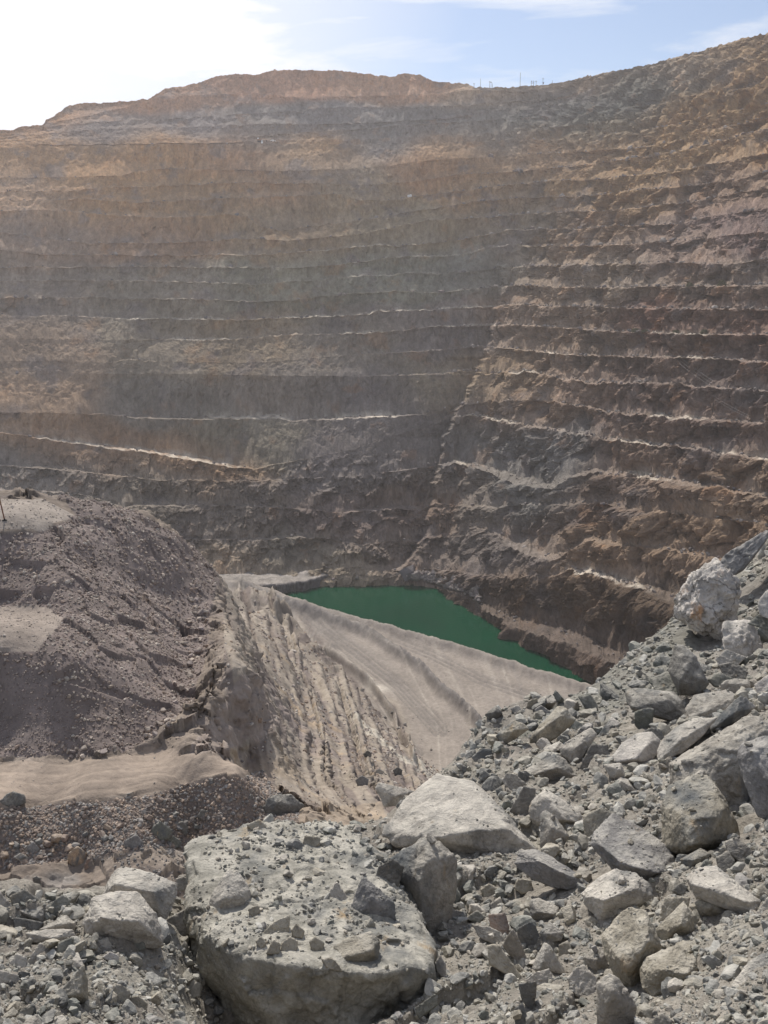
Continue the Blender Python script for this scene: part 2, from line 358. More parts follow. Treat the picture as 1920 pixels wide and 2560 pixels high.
def build_wall():
    az = np.concatenate([np.linspace(-0.60, -0.39, 110)[:-1], np.linspace(-0.39, 0.39, 1180), np.linspace(0.39, 0.62, 120)[1:]])
    nA = len(az)
    zt = np.arange(-235.0, 470.0, 1.0)
    A, Z = np.meshgrid(az, zt, indexing='ij')
    setb = 1 - sstep(0.17, 0.30, A)
    def table(sb, zset):
        r1, r2 = R_far(A, Z, sb, zset), R_right(A, Z)
        k = 0.6 + 55 * sstep(20, 150, Z)
        mn = np.minimum(r1, r2)
        return mn - k * np.log(np.exp(-(r1 - mn) / k) + np.exp(-(r2 - mn) / k))
    RT = table(setb * 0, 118.0)
    b0 = np.array([p for n_, p in LINES if n_ == 'B0'][0], float)
    a0, t0 = ray(b0[:, 0], b0[:, 1]); o0 = np.argsort(a0); te0 = np.interp(az, a0[o0], t0[o0])
    zb0 = np.array([np.interp(te0[j], (Z / RT)[j], zt) for j in range(nA)]) + 1.5
    RT = table(setb, zb0[:, None])
    TT = np.maximum.accumulate(Z / RT, axis=1)
    TT = TT + np.arange(len(zt)) * 1e-7
    tes, ws, nm = [], [], []
    prev = None
    for i, (name, pts) in enumerate(LINES):
        P = np.array(pts, float)
        a, t = ray(P[:, 0], P[:, 1])
        o = np.argsort(a)
        te = np.interp(az, a[o], t[o]); w = np.interp(az, a[o], P[o, 2])
        wob = fbm(az * 70 + i * 7.7, np.full(nA, i * 3.3), o=5, gain=0.6)
        te = te + wob * ((0.0010 if i else 0.0006) + (0.0022 * sstep(0.04, 0.14, az) if i > 18 else 0))
        if prev is not None: te = np.minimum(te, prev - 0.0012)
        prev = te
        tes.append(te); ws.append(w); nm.append(name)
    zs, rs = [], []
    for te in tes:
        z = np.array([np.interp(te[j], TT[j], zt) for j in range(nA)])
        zs.append(z); rs.append(np.array([np.interp(z[j], zt, RT[j]) for j in range(nA)]))
    zs.append(np.full(nA, -206.0)); rs.append(rs[-1] - 7.0)
    # rows, from the far side of the rim down to the pit floor
    Rr, Zr, berm, face, tal, bright = [], [], [], [], [], []
    def row(r, z, b, f, t, br):
        Rr.append(r); Zr.append(z); berm.append(b); face.append(f); tal.append(t); bright.append(br)
    one = np.ones(nA); zero = np.zeros(nA)
    row(rs[0] + 420, zs[0] - 30, one, zero, zero, zero)
    row(rs[0] + 160, zs[0] - 8, one, zero, zero, zero)
    row(rs[0] + 40, zs[0] - 2, one, zero, zero, zero)
    row(rs[0] + 10, zs[0] - .3, one, zero, zero, zero)
    row(rs[0], zs[0], one, zero, zero, zero)
    pxc, _ = unray(az, np.zeros(nA))
    for i in range(len(LINES)):       # strip between line i (upper) and i+1 (lower)
        rU, zU = rs[i], zs[i]; rL, zL = rs[i + 1], zs[i + 1]
        last = i == len(LINES) - 1
        w = np.zeros(nA) if last else ws[i + 1]
        name = 'x' if last else nm[i + 1]
        dr, dz = np.maximum(rU - rL, 0), np.maximum(zU - zL, 0)
        s = az * (rL + 200)
        tb = 0.07 + 0.42 * fbm(s / 30 + i * 5.1, zero + i, o=3) + 0.30 * (1 - np.abs(noise(s / 17 + 3.3 * i, zero + 2 * i)) * 2.2)
        rightness = sstep(1150, 1350, pxc)
        tb = np.clip((tb + .10 * (1 - rightness)) * (0.95 + 0.05 * rightness) * (1 + .6 * sstep(1500, 1750, pxc) * (i < 14)), 0.03, 0.66)
        xA = np.clip(w, 0, 1) * (0.70 - 0.50 * tb) * 1.0
        xB = np.clip(w * (0.72 + 0.1 * tb) + (1 - w) * tb, 0, 0.97)
        if name == 'B0': xA, xB, tb = 0.82 * w, zero + .92, zero + .05
        if i <= 6:
            gent = dr > 1.5 * dz + 1; fl = np.clip(1 - 1.15 * dz / np.maximum(dr, 1), 0, .97)
            xA = np.where(gent, np.maximum(xA, fl * .97), xA); xB = np.where(gent, np.maximum(xA + .01, fl), xB); tb = np.where(gent, np.minimum(tb, .05), tb)
        if last: xA, xB, tb = zero, zero + 0.1, zero + 0.1
        pxh = np.mean((tes[i] - (tes[i + 1] if not last else tes[i] - 0.03))) * FOC / 2.5
        nf = int(np.clip(pxh * 1.0, 8, 34))
        br = zero.copy()
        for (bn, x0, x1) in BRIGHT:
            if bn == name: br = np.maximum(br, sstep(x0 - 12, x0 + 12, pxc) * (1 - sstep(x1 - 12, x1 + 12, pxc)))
        if name == 'B1': ROW_B0 = len(Rr)
        # face rows (from upper crest down)
        for k_ in range(1, nf + 1):
            q = 1 - k_ / nf
            qq = q
            x = xB + (1 - xB) * qq; y = tb + (1 - tb) * qq
            row(rL + dr * x, zL + dz * y, zero, np.minimum(1, 4 * min(q + .12, 1 - q + .05)) * np.clip(w + .45, 0, 1), (1 - w) * 1.0, zero)
        for q in (0.66, 0.33, 0.0):
            x = xA + (xB - xA) * q; y = tb * q
            row(rL + dr * x, zL + dz * y, w * (0.3 if q else .8), zero + 0.15, one * .9, br * (0.0 if q else .6))
        if not last:
            for q in (0.55, 0.0):
                row(rL + dr * xA * q, zL + 0 * dz, w, zero + 0.1, zero, br * (1.0 if q else .8))
    Rr, Zr = np.array(Rr), np.array(Zr)
    berm, face, tal, bright = map(np.array, (berm, face, tal, bright))
    AZ = np.broadcast_to(az, Rr.shape)
    X, Y = Rr * np.sin(AZ), Rr * np.cos(AZ)
    px, py = unray(AZ, Zr / Rr)
    dcor = R_far(AZ, Zr, 0.0) - R_right(AZ, Zr)
    rt = np.where(Zr < 20, sstep(-4, 6, dcor), 0) * (1 - sstep(-30, 20, Zr)) + sstep(1150, 1400, px) * sstep(-30, 20, Zr)
    # displacement towards and away from the pit
    d = 7.0 * fbm(X / 70, Y / 70, Zr / 70, o=2) * np.minimum(1, 1)
    rib = ridged(X / 11, Y / 11, Zr / 42, o=3)
    rib2 = fbm(X / 5.0, Y / 5.0, Zr / 13, o=4, gain=.6)
    d += face * ((1.3 + 0.9 * rt) * rib + (1.3 + 0.9 * rt) * rib2)
    blk = fbm(X / 16, Y / 16, Zr / 16, o=5, gain=0.58)
    d += face * blk * (1.5 + 2.6 * rt)
    wx, wy, wz = 3 * fbm(X / 20, Y / 20, Zr / 20, o=2), 3 * fbm(X / 20 + 7, Y / 20, Zr / 20, o=2), Zr
    fa = facet((X + wx) / 13, (Y + wy) / 13, (Zr + wx) / 19)
    fb = facet((X + wx) / 5.5 + 50, (Y + wy) / 5.5, (Zr + wy) / 8)
    crag = np.clip(rt + sstep(1120, 1180, py) * .8 + .22, 0, 1) * (1 - .75 * np.clip(tal, 0, 1) * (1 - rt) * (1 - sstep(1100, 1160, py)))
    fc = facet((X + wx) / 26 + 5, (Y + wx) / 26, (Zr + wx) / 34)
    fd = facet((X + wy) / 2.6 + 50, (Y + wy) / 2.6, (Zr + wy) / 3.6)
    d += (0.30 + 0.70 * face) * crag * (6.5 * fc * rt + 5.5 * fa + 2.8 * fb + 1.3 * fd) * (1 - .7 * berm)
    # large spurs low on the right-hand wall
    spur = ridged(X / 34 + 3, Y / 34, Zr / 90, o=2)
    d += -5.0 * spur * rt * sstep(1000, 1250, py) * (0.3 + 0.7 * face)
    rough_left = sstep(1120, 1200, py) * (1 - rt) * (1 - sstep(1400, 1440, py))
    d += rough_left * 6 * fbm(X / 18, Y / 18, Zr / 14, o=5, gain=.6)
    # dry gullies on scree
    d += tal * 0.8 * fbm((X + Zr * .35) / 5.0, Y / 5.0, Zr / 60, o=3)
    d[:5] *= 0.5
    X0_, Y0_ = Rr * np.sin(AZ), Rr * np.cos(AZ)
    cl = [(1500,-200),(1420,360),(1330,480),(1262,600),(1250,700),(1240,780),(1230,830),(1220,870),(1196,930),(1158,1000),(1130,1050),(1108,1110),(1092,1200),(1080,1280),(1050,1370),(985,1440),(930,1500),(900,1800)]
    pc = np.interp(py, [c_[1] for c_ in cl], [c_[0] for c_ in cl]) + 26 * fbm(Zr / 16, Rr * 0, o=2) + 11 * fbm(Zr / 4.5, Rr * 0 + 5, o=3, gain=.6) + 14 * (1 - face) * rt
    dc = px - pc; on = sstep(560, 860, py) * (1 - sstep(1400, 1440, py))
    e_ = sstep(-9, 7, dc + 4 * fbm(X0_ / 7, Y0_ / 7, Zr / 7, o=3))
    push = on * ((1 - e_) * 15 * np.exp(np.minimum(dc, 0) / 70) - e_ * 2 * np.exp(-np.maximum(dc, 0) / 90))
    fac = 1 + push / Rr
    Rr = Rr * fac; Zr = Zr * fac
    Rr2 = Rr + d * (1 - rt)
    dn = d * rt
    dz_ = berm * 1.2 * np.maximum(fbm(X / 6, Y / 6, Zr * 0, o=4, gain=.6), -.2) + (tal * 0.7 + berm * .3) * fbm(X / 2.8, Y / 2.8, Zr / 3, o=3)
    Zr2 = Zr + dz_ * (Zr < 400)
    Zr2[:5] += (ridged(X[:5] / 14, Y[:5] / 14, o=3) * 1.0)
    X, Y = Rr2 * np.sin(AZ) + dn * NHX, Rr2 * np.cos(AZ) + dn * NHY
    # rock colours
    pal = [(-300,260,.25,.19,.155),(100,300,.27,.19,.145),(400,240,.27,.19,.155),(700,210,.27,.185,.15),(1000,215,.28,.20,.16),(1250,240,.31,.26,.22),
           (250,325,.16,.15,.155),(500,315,.155,.15,.16),(800,300,.15,.15,.16),(1100,310,.14,.14,.145),(650,345,.15,.15,.155),(950,345,.15,.15,.155),(1200,345,.15,.15,.15),(100,385,.27,.195,.14),(400,385,.28,.20,.14),(800,385,.29,.21,.145),(1150,385,.28,.205,.145),(1400,375,.27,.20,.145),(1400,285,.095,.105,.105),(1550,245,.09,.10,.10),(1300,275,.11,.115,.12),(1600,215,.10,.11,.105),(1350,250,.12,.12,.125),(1450,330,.16,.165,.15),
           (1450,205,.27,.22,.18),(1750,145,.28,.235,.19),(1700,190,.25,.22,.19),(1750,260,.26,.19,.12),(1880,200,.25,.18,.115),(1880,350,.25,.185,.125),(1900,130,.27,.20,.13),
           (200,420,.28,.20,.14),(600,380,.27,.19,.14),(700,450,.24,.185,.145),(820,420,.18,.165,.155),(1100,420,.26,.19,.145),(1500,380,.27,.205,.145),(1650,400,.27,.20,.13),
           (50,480,.30,.235,.19),(300,480,.26,.19,.135),(500,500,.25,.19,.14),(900,500,.21,.18,.145),(1200,480,.24,.19,.145),(1500,470,.28,.21,.145),(1800,470,.22,.17,.14),
           (100,600,.21,.175,.155),(400,600,.235,.18,.145),(700,600,.22,.185,.15),(1000,580,.20,.18,.15),(1300,560,.19,.17,.145),(1450,580,.25,.195,.155),(1700,620,.22,.18,.165),(1850,560,.17,.135,.135),
           (100,720,.19,.175,.165),(400,720,.19,.18,.165),(700,700,.185,.185,.165),(1000,680,.18,.185,.17),(1200,680,.17,.175,.17),(1350,700,.24,.20,.17),(1500,700,.23,.20,.175),(1800,740,.19,.165,.15),
           (1650,800,.155,.105,.09),(1850,790,.16,.115,.10),(1350,800,.22,.18,.155),(1700,870,.165,.13,.115),(1450,860,.20,.165,.14),(1600,940,.16,.13,.12),(1850,940,.155,.13,.125),
           (100,880,.24,.205,.18),(100,1000,.27,.22,.185),(400,880,.205,.19,.17),(600,860,.22,.195,.165),(900,860,.19,.18,.17),(1100,840,.175,.165,.165),(1100,950,.20,.185,.16),
           (400,1000,.18,.175,.17),(700,980,.19,.18,.175),(950,1000,.165,.16,.165),(1180,980,.19,.18,.165),(1250,950,.24,.19,.145),(1300,1000,.22,.175,.145),(1450,960,.2,.16,.14),(1600,1030,.155,.125,.115),
           (600,1100,.175,.17,.155),(900,1150,.15,.145,.15),(1100,1120,.15,.145,.15),(1200,1100,.155,.16,.165),(1350,1120,.14,.145,.155),(1250,1050,.2,.17,.155),(1600,1120,.16,.13,.115),(1850,1080,.16,.13,.12),
           (200,1120,.215,.17,.14),(500,1160,.23,.175,.135),(100,1180,.17,.165,.165),(400,1220,.18,.17,.16),(600,1280,.16,.15,.145),(900,1300,.14,.125,.125),(1050,1280,.15,.12,.105),(1150,1250,.16,.15,.145),
           (1350,1220,.14,.145,.15),(1500,1250,.17,.14,.125),(1700,1180,.19,.155,.135),(1850,1200,.2,.165,.14),(1600,1330,.20,.16,.13),(1800,1330,.22,.175,.14),(1500,1400,.19,.155,.13),
           (1250,1400,.15,.14,.14),(1200,1470,.17,.14,.125),(1350,1480,.2,.155,.12),(1500,1500,.185,.15,.125),(1600,1520,.18,.145,.12),(1700,1450,.2,.165,.14),(1400,1600,.19,.155,.14),(1000,1400,.17,.155,.15),(750,1400,.17,.165,.155),(600,1450,.3,.27,.24),(850,1440,.25,.23,.205)]
    P = np.array(pal)
    kk = .28 + .72 * sstep(350, 460, py)
    n1 = kk * 42 * fbm(X / 45, Y / 45, Zr / 30, o=4); n2 = kk * 28 * fbm(X / 45 + 9, Y / 45, Zr / 30, o=4)
    qx, qy = (px + n1).ravel(), (py + n2).ravel()
    num = np.zeros((qx.size, 3)); den = np.zeros(qx.size)
    for (a, b, r, g, bl) in pal:
        ww = np.exp(-(((qx - a) / 88) ** 2 + ((qy - b) / (26 if b < 345 else 44)) ** 2)) + 2e-4 / (1 + ((qx - a) / 200) ** 2 + ((qy - b) / 100) ** 2) ** 2
        num += ww[:, None] * np.array([r, g, bl]); den += ww
    C = (num / den[:, None]).reshape(px.shape + (3,))
    # mineral staining, then vertical rib streaks
    st = fbm(X / 22 + 40, Y / 22, Zr / 22, o=5, gain=.6)
    rust = sstep(0.28, 0.75, st)[..., None] * (0.22 + 0.10 * sstep(1200, 1500, px))[..., None]
    C = C * (1 - rust) + rust * np.array([.27, .15, .075])
    blue = sstep(0.2, 0.7, fbm(X / 30 - 70, Y / 30, Zr / 26, o=5, gain=.6))[..., None] * 0.6
    C = C * (1 - blue) + blue * np.array([.135, .13, .14])
    streak = fbm(X / 4 + 9, Y / 4, Zr / 50, o=3)  # lit ribs and shaded gullies put into the colour as streaks
    C *= (1 + 0.22 * streak + .10 * fbm(X / 1.8, Y / 1.8, Zr / 24, o=3))[..., None]
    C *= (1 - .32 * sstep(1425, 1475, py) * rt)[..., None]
    # dust on the benches, fallen scree below the faces
    bm_ = berm.copy(); bm_[:ROW_B0] *= .25
    du = np.clip(bm_ * 0.6 + tal * 0.14, 0, .8)[..., None]
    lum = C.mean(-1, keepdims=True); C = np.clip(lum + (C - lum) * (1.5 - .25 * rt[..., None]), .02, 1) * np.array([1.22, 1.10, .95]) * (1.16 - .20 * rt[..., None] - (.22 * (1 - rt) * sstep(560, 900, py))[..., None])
    du[Rr > 1e9] = 0
    C = C * (1 - du) + du * (np.array([.31, .262, .225]) * .6 + C * .5)
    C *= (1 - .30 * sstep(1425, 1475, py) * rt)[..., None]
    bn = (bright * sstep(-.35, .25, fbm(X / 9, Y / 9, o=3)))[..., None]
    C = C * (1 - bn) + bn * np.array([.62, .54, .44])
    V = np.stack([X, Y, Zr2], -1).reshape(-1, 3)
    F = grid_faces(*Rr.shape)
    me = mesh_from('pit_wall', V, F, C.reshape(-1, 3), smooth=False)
    o = link('terrain', me, M_wall)
    tag(o, 'stepped brown and grey rock benches of the open pit', None, None, 'structure')
    return dict(az=az, zs=zs, rs=rs, nm=nm)

WALL = build_wall()

def build_ledge():
    pp = [(380,575,1),(480,584,1),(579,586,1),(694,588,1),(760,592,1),(804,602,1),(850,608,1),(891,613,.9),(940,620,.4),(990,626,0)]
    a = np.array([float(ray(p[0], 1455)[0]) for p in pp]); r = np.array([p[1] for p in pp], float); h = np.array([p[2] for p in pp], float)
    az = np.linspace(a[0], a[-1], 420); R0 = np.interp(az, a, r); H = np.interp(az, a, h)
    R0 = R0 + 2.2 * fbm(az * 220, az * 0, o=4)
    rows = [(0.0, -207.0)] + [(.5 * k / 16, -207 + (20.6) * k / 16) for k in range(1, 17)] + [(1.0 + 3.2 * k, -186.2 + .12 * k) for k in range(1, 22)]
    R = np.array([R0 + q for q, z in rows]); Z = np.array([-207 + (z + 207) * (0.55 + .45 * H) for q, z in rows]); A = np.broadcast_to(az, R.shape)
    X, Y = R * np.sin(A), R * np.cos(A)
    f = facet(X / 6, Y / 6, Z / 9) * 1.6 + .8 * fbm(X / 3, Y / 3, Z / 4, o=4)
    wall = np.zeros(R.shape); wall[:17] = 1
    R = R + f * wall; Z = Z + (1 - wall) * (.5 * fbm(X / 7, Y / 7, o=4) + 2.2 * sstep(6, 14, R - R0) * np.maximum(0, fbm(X / 14, Y / 14, o=3) + .1))
    X, Y = R * np.sin(A), R * np.cos(A)
    C = np.where(wall[..., None] > 0, np.array([.17, .155, .15]), np.array([.36, .32, .285])) * (1 + .15 * fbm(X / 5, Y / 5, Z / 5, o=3))[..., None]
    o = link('terrain', mesh_from('ledge', np.stack([X, Y, Z], -1).reshape(-1, 3), grid_faces(*R.shape)[:, ::-1], C.reshape(-1, 3)), M_wall)
    tag(o, 'low flat-topped grey ledge at the far left end of the green water', None, None, 'structure')
build_ledge()

def on_line(name, px):
    """point on a bench crest"""
    i = WALL['nm'].index(name)
    a, _ = ray(px, 700.0)
    # column azimuth of that pixel at the crest height
    for _ in range(3):
        r = np.interp(a, WALL['az'], WALL['rs'][i]); z = np.interp(a, WALL['az'], WALL['zs'][i])
        x, y = unray(a, z / r); a, _t = ray(px, y)
    return Vector((r * math.sin(a), r * math.cos(a), z)), float(a), float(r), float(z)

# ---------------------------------------------------------------- mid ground and foreground sheets
def tps_fit(u, v, val, lam=1e-6):
    n = len(u)
    d2 = (u[:, None] - u[None]) ** 2 + (v[:, None] - v[None]) ** 2
    K = 0.5 * d2 * np.log(d2 + 1e-12)
    Pm = np.stack([np.ones(n), u, v], 1)
    A = np.zeros((n + 3, n + 3)); A[:n, :n] = K + lam * np.eye(n); A[:n, n:] = Pm; A[n:, :n] = Pm.T
    s = np.linalg.solve(A, np.concatenate([val, np.zeros(3)]))
    def f(U, V):
        out = s[n] + s[n + 1] * U + s[n + 2] * V
        for i in range(n):
            q = (U - u[i]) ** 2 + (V - v[i]) ** 2
            out = out + s[i] * 0.5 * q * np.log(q + 1e-12)
        return out
    return f

class Sheet:
    """height field on an (azimuth, ln distance) grid; te = z / r is stored"""
    def __init__(s, az0, az1, r0, r1, na, nr, pts, us=2.2, segs=None):
        s.az = np.linspace(az0, az1, na); s.lr = np.linspace(math.log(r0), math.log(r1), nr)
        if segs: s.lr = np.concatenate([np.linspace(math.log(a_), math.log(b_), n_, endpoint=False) for a_, b_, n_ in segs] + [[math.log(segs[-1][1])]]); nr = len(s.lr)
        p = np.array(pts, float)    # az, r, te
        f = tps_fit(p[:, 0] * us, np.log(p[:, 1]), p[:, 2])
        ca = np.linspace(az0, az1, na // 6 + 2); cl = np.linspace(s.lr[0], s.lr[-1], nr // 6 + 2)
        A, Lr = np.meshgrid(ca, cl, indexing='ij')
        T = f(A * us, Lr)
        # smooth up-sampling of the coarse solution
        T = np.array([np.interp(s.lr, cl, t) for t in T]); T = np.array([np.interp(s.az, ca, T[:, j]) for j in range(nr)]).T
        k = np.array([1, 2, 3, 4, 3, 2, 1], float); k /= k.sum()
        for ax in (0, 1):
            Tp = np.pad(T, [(3, 3) if a == ax else (0, 0) for a in (0, 1)], mode='edge')
            T = sum(k[i] * np.take(Tp, range(i, i + T.shape[ax]), axis=ax) for i in range(7))
        s.A, s.L = np.meshgrid(s.az, s.lr, indexing='ij')
        s.R = np.exp(s.L); s.T = T; s.Z = T * s.R
        s.X, s.Y = s.R * np.sin(s.A), s.R * np.cos(s.A)
        s.px, s.py = unray(s.A, s.T)
    def z_at(s, a, r):
        i = np.clip((a - s.az[0]) / (s.az[1] - s.az[0]), 0, len(s.az) - 1.001); j = np.clip(np.interp(np.log(r), s.lr, np.arange(len(s.lr))), 0, len(s.lr) - 1.001)
        i0 = np.floor(i).astype(int); j0 = np.floor(j).astype(int); fi = i - i0; fj = j - j0
        Z = s.Z
        return (Z[i0, j0] * (1 - fi) * (1 - fj) + Z[i0 + 1, j0] * fi * (1 - fj) + Z[i0, j0 + 1] * (1 - fi) * fj + Z[i0 + 1, j0 + 1] * fi * fj)
    def hit(s, px, py):
        """first point of the sheet met by the photo ray"""
        a, t = ray(px, py); a = float(a); t = float(t)
        r = np.exp(s.lr); z = s.z_at(np.full(len(r), a), r)
        k = np.nonzero(z >= t * r)[0]
        k = k[0] if len(k) else len(r) - 1
        return a, float(r[k]), float(z[k])
    def dist_line(s, pts, K=0.36):
        """signed screen-like distance (photo px) from a line given on the sheet, and side"""
        q = []
        for (x, y) in pts:
            a, r, z = s.hit(x, y); q.append((a, math.log(r) * K))
        best = np.full(s.A.shape, 1e9); sgn = np.zeros(s.A.shape)
        U, W = s.A, s.L * K
        for (a0, b0), (a1, b1) in zip(q[:-1], q[1:]):
            da, db = a1 - a0, b1 - b0; l2 = da * da + db * db + 1e-12
            t = np.clip(((U - a0) * da + (W - b0) * db) / l2, 0, 1)
            ex, ey = U - a0 - t * da, W - b0 - t * db
            d = np.hypot(ex, ey); m = d < best
            best = np.where(m, d, best); sgn = np.where(m, np.sign(ex * db - ey * da), sgn)
        return best * FOC, sgn
    def rough(s, amp, lams, zone):
        cell = s.R * 0.0022
        dz = np.zeros(s.Z.shape)
        for k, l in enumerate(lams):
            f = sstep(0.9, 2.2, l / cell)
            if f.max() <= 0: continue
            dz += f * amp * l * noise(s.X / l + 13 * k, s.Y / l - 7 * k, s.Z / l)
        s.Z = s.Z + dz * zone
    def crumble(s, amp, mask):
        """push steep faces in and out sideways so that cliffs are broken, not smeared"""
        gr = np.gradient(s.Z, axis=1) / np.maximum(np.gradient(s.R, axis=1), 1e-6); ga = np.gradient(s.Z, axis=0) / np.maximum(s.R * (s.az[1] - s.az[0]), 1e-6)
        st = sstep(.7, 2.0, np.hypot(gr, ga)) * mask
        q = (facet(s.X / 1.6, s.Y / 1.6, s.Z / 1.6) * 1.0 + facet(s.X / .6, s.Y / .6, s.Z / .6) * .45 + .35 * fbm(s.X / .5, s.Y / .5, s.Z / .5, o=4)) * amp * st
        nn = np.hypot(gr, ga) + 1e-6; ur, ua = -gr / nn, -ga / nn
        s.X = s.X + q * (ur * np.sin(s.A) + ua * np.cos(s.A)); s.Y = s.Y + q * (ur * np.cos(s.A) - ua * np.sin(s.A))
        s.Z = s.Z + .5 * q
    def build(s, name, mat, C):
        V = np.stack([s.X, s.Y, s.Z], -1).reshape(-1, 3)
        F = grid_faces(*s.Z.shape)[:, ::-1]
        return link(name, mesh_from(name, V, F, C.reshape(-1, 3)), mat)

def PZ(px, py, z):
    a, t = ray(px, py); return (float(a), float(z / t), float(t))
def PR(px, py, r):
    a, t = ray(px, py); return (float(a), float(r), float(t))
def PA(px, r, z):
    a, _ = ray(px, 1700.0); return (float(a), float(r), float(z / r))

mp = []
for p in [(0,2010),(0,1960),(0,1925),(200,1990),(200,1910),(400,1965),(400,1895),(600,1940),(560,1905),(-250,2010),(-250,1930),(-600,2010),(-600,1930)]: mp.append(PZ(*p, -22.4))
for p in [(0,2161),(0,2230),(200,2150),(200,2240),(-300,2170),(-300,2250),(-600,2180),(430,2130),(480,2070),(450,2230),(620,2060),(650,2150)]: mp.append(PZ(*p, -24.3))
for p in [(0,1905),(180,1888),(350,1862),(480,1740),(505,1650),(522,1560),(515,1510),(-250,1905),(-600,1905)]: mp.append(PZ(*p, -22.3))
for p in [(540,1580),(512,1740)]: mp.append(PZ(*p, -22.2))
for p in [(0,1250),(0,1335),(120,1256),(120,1320),(-300,1255),(-300,1340),(-600,1270),(190,1285)]: mp.append(PZ(*p, -15.5))
for p in [(0,1512),(0,1640),(100,1520),(80,1625),(-300,1512),(-300,1640),(-600,1600)]: mp.append(PZ(*p, -18.5))
for p in [(0,1239,-14.6),(120,1246,-14.8),(181,1266,-15.2),(241,1296,-15.8),(301,1310,-16.4),(374,1332,-17.4),(452,1375,-19),(512,1411,-21),(561,1447,-23),
          (240,1400,-17.6),(350,1430,-19.2),(430,1480,-20.8),(130,1440,-17.2),(300,1600,-19.6),(400,1620,-21),(180,1560,-18.4),(150,1650,-18.7),(250,1750,-20.6),(100,1780,-20.8),(330,1740,-20.8),(420,1720,-21.7),(60,1720,-19.8),(0,1760,-20.6),(0,1850,-21.8),(150,1850,-21.8),
          (-300,1760,-20.5)]: mp.append(PZ(*p))
for p in [(565,1620,-20.9),(600,1690,-20.8),(545,1750,-21.2),(560,1580,-21.6),(545,1520,-22.5),(455,1850,-21.9),(625,1700,-21.6)]: mp.append(PZ(*p))
for p in [(690,1840,51),(655,1770,56),(600,1880,48),(540,1870,45),(640,1880,48),(500,1885,43)]: mp.append(PR(*p))
for p in [(650,1650,75),(650,1600,110),(650,1540,210),(600,1480,330),(620,1540,140),(580,1480,140),
          (700,1880,52),(700,1800,62),(700,1700,95),(700,1640,150),(700,1580,300),
          (800,1960,55),(800,1920,60),(800,1850,75),(800,1780,115),(800,1700,220),(800,1655,360),
          (900,2040,48),(900,1980,52),(900,1920,72),(900,1850,125),(900,1780,230),(900,1730,340),
          (1000,1970,72),(1000,1900,150),(1000,1850,270),(1050,1960,110),(720,1990,45),(720,2060,40),(850,2080,40),(1100,1990,90)]: mp.append(PR(*p))
for p in [(700,1545),(814,1630),(929,1718),(995,1806),(1050,1890),(900,1620),(1000,1700),(1100,1800),(1200,1700),(1300,1720),(1100,1620),(1400,1740),(760,1530),(680,1500),(610,1473),(1150,1760),(1250,1850),(1450,1800),(1150,1900),(1300,1950)]: mp.append(PZ(*p, -185))
for p in [(400,640,-180),(100,640,-180),(-400,600,-180),(400,300,-165),(100,300,-150),(-300,300,-150),(400,140,-70),(100,140,-60),(-300,140,-60),(-600,140,-60),(450,92,-34),(240,88,-32),(0,90,-32),(-300,90,-32),
          (1700,450,-190),(2000,400,-190),(2300,350,-190),(1700,200,-130),(2100,200,-130),(1700,100,-70),(2100,100,-70),(1400,120,-75),(1700,50,-40),(2200,50,-40),(1400,60,-42),(1200,60,-38),(1100,45,-29)]: mp.append(PA(*p))
for x in (-600, -200, 200, 600, 1000, 1400, 1800, 2300):
    mp.append(PA(x, 28, -24.8)); mp.append(PA(x, 22, -23.5))

S = Sheet(-0.60, 0.60, 21.0, 730.0, 900, 900, mp, segs=[(21, 36, 60), (36, 70, 640), (70, 110, 200), (110, 730, 520)])
px, py = S.px.copy(), S.py.copy()
jx = px + 14 * fbm(S.X / 6, S.Y / 6, o=3); jy = py + 10 * fbm(S.X / 6 + 5, S.Y / 6, o=3)
dump = inpoly(jx, jy, [(-900,1345),(0,1345),(110,1335),(185,1290),(140,1262),(181,1215),(320,1270),(400,1310),(480,1355),(545,1425),(530,1500),(526,1560),(505,1680),(475,1760),(365,1865),(180,1893),(-900,1905)]) & (S.R < 90)
plat = inpoly(jx, jy, [(-900,1510),(110,1512),(150,1550),(95,1630),(-900,1650)]) & (S.R < 90)
dump &= ~plat
cap0 = inpoly(px + .4 * (jx - px), py + .4 * (jy - py), [(-900,1250),(0,1250),(110,1248),(165,1262),(190,1288),(150,1318),(90,1338),(-900,1345)]) & (S.R < 90)
dump &= ~cap0
scoop = inpoly(jx, jy, [(-900,1680),(60,1660),(130,1700),(190,1790),(160,1850),(60,1868),(-900,1868)]) & (S.R < 60)
wind = inpoly(jx, jy, [(-900,2018),(0,2018),(240,1999),(420,1978),(600,1947),(663,1925),(745,2030),(740,2110),(480,2112),(270,2135),(0,2168),(-900,2175)]) & (S.R < 50)
floor_ = inpoly(jx, jy, [(-900,1912),(0,1912),(180,1898),(434,1872),(640,1900),(640,1925),(420,1975),(0,2012),(-900,2012)]) & (S.R < 60)
shelf = (S.Z < -176) & (S.R > 250)
slope = (S.R > 46) & (px > 560) & ~shelf
